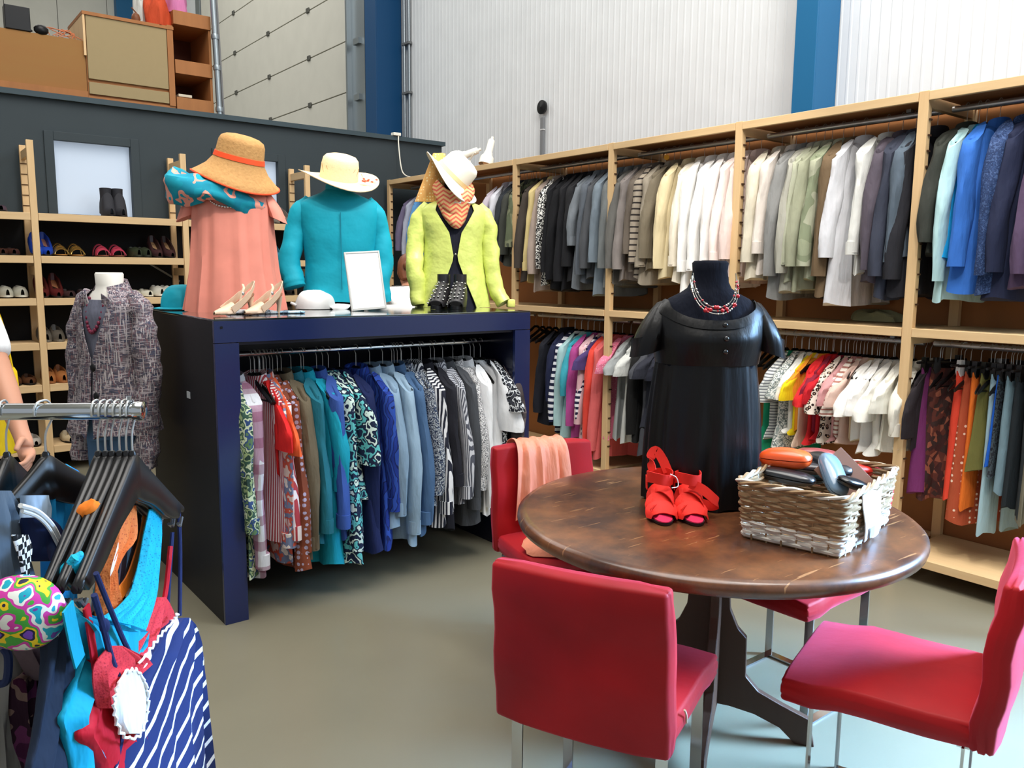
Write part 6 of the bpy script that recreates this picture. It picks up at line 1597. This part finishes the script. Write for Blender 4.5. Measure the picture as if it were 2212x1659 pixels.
pline([(300, 1100), (294, 1170), (280, 1230), (262, 1290)], hp, .01, blk, t, 'strap', 0, wid=.022); panel([(1290, 214, 280), (1400, 190, 290), (1600, 170, 300), (1760, 170, 310)], hp, blk, t, th=.02, off=-.01)
hp = hs[206][1]; t = ft('printed_top', 'pale blue and orange printed top behind the camisoles', 'top', hp)
panel([(1262, 206, 222), (1300, 206, 240), (1340, 206, 244), (1500, 190, 240), (1700, 180, 250)], hp, mat('pale coral print', (186, 196, 210), .8, pat=blotch([(236, 120, 80), (176, 190, 206), (60, 160, 180)], 40, 'n')), t, th=.012, off=.002)
pline([(270, 1180), (264, 1240), (256, 1300)], hp, .006, mat('grey lilac jersey', (140, 140, 168), .8), t, 'strap', 0, wid=.02)
hp = hs[236][1]; t = ft('price_tag', 'white pointed paper tag hanging among the camisoles', 'tag', hp+RD*.01)
panel([(1172, 254, 256), (1190, 248, 256), (1225, 236, 248), (1246, 233, 238)], hp+RD*.012, plain('tag paper', (236, 238, 244), .6), t, 'paper', th=.002, wav=0)
for px, py, h_, mm, lb, sz, sh_ in ((189, 1106, 222, orj, 'orange strap loop knotted over the black hangers', .016, (1, 1, 1.5)), (150, 1236, 236, turql, 'turquoise lace strap end draped over black hangers', .015, (1, 1, 2.3)), (185, 1230, 253, redj, 'tiny red strap end between the black hangers', .0045, (1, 1, 1))):
    pp = W(px, py, (hs[h_][1]-O_).dot(FW)-.14*(1 if py > 1200 else .5))
    m = MB().sphere((0, 0, 0), sz, 14, 9, sh_); rr = random.Random(3)
    m.v = [tuple(V(v)*(1+.25*noise.noise(V(v)*90))) for v in m.v]
    o = tag(m.build('strap_loop', mm, None, loc=pp), lb, 'strap'); o.name = 'knotted_strap'; o.rotation_euler = (.3, .45, 0)
# left group
hp = hs[70][1]; t = ft('bikini_top', 'navy bikini top with two white piping lines', 'bikini', hp)
nav2 = mat('dark navy lycra', (20, 34, 74), .6)
panel([(1118, 62, 92), (1140, 66, 112), (1170, 68, 126), (1200, 70, 136), (1212, 76, 130)], hp-HDIR*0, nav2, t, 'cup', th=.05, off=.03, wav=.002)
pline([(44, 1092), (80, 1104), (112, 1134), (132, 1172)], hp, .004, lining, t, 'piping', .058); pline([(48, 1104), (80, 1116), (106, 1142), (128, 1182)], hp, .003, lining, t, 'piping', .058)
panel([(1070, 52, 96), (1100, 54, 102), (1130, 50, 100)], hp, mat('pale blue grey jersey', (176, 196, 214), .8), t, 'lining_cup', th=.03, off=.01, wav=.002)
t = ft('checked_bikini', 'black and white checked bikini strap hanging at left', 'bikini', hp+RD*.02)
chk = mat('checker print', (240, 240, 240), .7, kind='plain', pat=lambda q, co, c: (lambda x: (q.t.links.new(co, x.inputs[0]), x.outputs[0])[1])(q.n('ShaderNodeTexChecker', _Scale=110, _Color1=lin((240, 240, 240)), _Color2=lin((20, 22, 26)))))
panel([(1155, 24, 60), (1180, 34, 68), (1210, 44, 66), (1250, 50, 62)], hp, chk, t, 'strap', th=.008, off=.055, wav=.001)
t = ft('grey_garment', 'slate grey draped top behind the bikinis at left edge', 'top', hp); t.name = 'draped_top'
panel([(1060, -60, 20), (1120, -60, 48), (1200, -60, 56), (1300, -60, 90), (1340, -60, 100)], hp, mat('slate grey lycra', (98, 112, 126), .6), t, th=.02, off=-.01, wav=.006)
hp = hs[8][1]; t = ft('bikini_top', 'multicoloured paisley bikini cup at left frame edge', 'bikini', hp)
pais = mat('paisley lycra', (110, 60, 150), .5, kind='plain', pat=blotch([(20, 160, 180), (230, 230, 220), (206, 60, 160), (70, 160, 60), (240, 200, 30), (30, 30, 60), (120, 70, 180)], 30, 'n'))
pp = W(42, 1322, 1.22); cup = MB(); rg = []
for i in range(12):
    a = pi/2*i/11; rg.append([(RT*(.062*sin(a)*cos(th))*(1.15)+UP*(.056*sin(a)*sin(th)*(1+.1*cos(th)))-FW*(.045*cos(a)))+(pp-V(t.location)) for th in [2*pi*j/30 for j in range(30)]])
cup.loft(rg).build('cup', pais, t)
pp2 = W(-70, 1330, 1.24)
MB().loft([[p+(pp2-pp) for p in r_] for r_ in rg]).build('cup', pais, t)
org = V(t.location)
MB().ribbon(bez([W(98, 1320, 1.22)-org, W(112, 1345, 1.22)-org, W(128, 1400, 1.24)-org, W(142, 1450, 1.27)-org], 5), .010, .003, tuple(RT)).build('side_strap', mat('grey strap', (120, 136, 150), .7), t)
MB().tube(bez([W(8, 1400, 1.22)-org, W(18, 1420, 1.22)-org, W(14, 1470, 1.22)-org, W(-10, 1480, 1.22)-org], 5), .006, 7).build('tie', nav2, t)
hp = hs[70][1]
t = ft('long_dress', 'dark navy dress hanging behind turquoise camisole', 'dress', hp+RD*.03)
panel([(1300, 108, 130), (1340, 106, 150), (1420, 104, 170), (1500, 90, 180), (1600, 78, 190), (1659, 66, 200), (1900, 60, 220)], hp+RD*.10, mat('dark navy crepe', (26, 38, 58), .8), t, th=.03, seed=3)
t = ft('mauve_top', 'dusty mauve top with hexagonal hem behind paisley bikini', 'top', hp); t.name = 'draped_top'
panel([(1290, 30, 112), (1340, 32, 112), (1400, 40, 112), (1450, 66, 112), (1470, 80, 110)], hp, mat('dusty mauve jersey', (130, 108, 116), .8), t, th=.02, off=.03)
t = ft('patterned_skirt', 'purple and plum ethnic patterned skirt at lower left', 'skirt', hp); t.name = 'skirt'
panel([(1440, 70, 112), (1470, 34, 112), (1540, 34, 112), (1659, 50, 112), (1900, 50, 140)], hp, mat('plum ethnic print', (88, 34, 76), .8, pat=blotch([(130, 60, 110), (60, 30, 50), (150, 120, 110), (80, 26, 60)], 22, 'n')), t, th=.02, off=.015)
hp = hs[8][1]; t = ft('trousers', 'pale grey linen trousers at lower left corner', 'trousers', hp)
panel([(1390, -80, 40), (1430, -80, 52), (1520, -80, 58), (1659, -80, 66), (1950, -80, 80)], hp, mat('pale grey linen', (176, 172, 166), .85), t, 'trouser_leg', th=.06, off=.04, wav=.01)
bh = hs[70][1]+RD*-.02+HDIR*.30
t = ft('blue_top', 'bright blue top hanging behind the broad black hanger', 'top', bh); t.name = 't_shirt'
panel([(1002, 120, 140), (1012, 100, 160), (1040, 96, 180), (1090, 96, 176), (1140, 100, 160), (1300, 100, 160)], bh, mat('bright blue jersey', (24, 130, 210), .7, pat=stripes((30, 160, 226), 9, .5, 0)), t, th=.02)

p = at_x(1453, 345, 4.198)
o = thing('size_marker', 'round orange size marker on hanger neck above taupe jackets', 'marker', (4.14, p.y-.0, p.z+.01))
MB().lathe([(0, 0), (.018, 0), (.018, .004), (0, .004)], 20).build('disc', plain('amber plastic', (244, 170, 20), .4), o); o.rotation_euler = (0, R_(-90), R_(30))
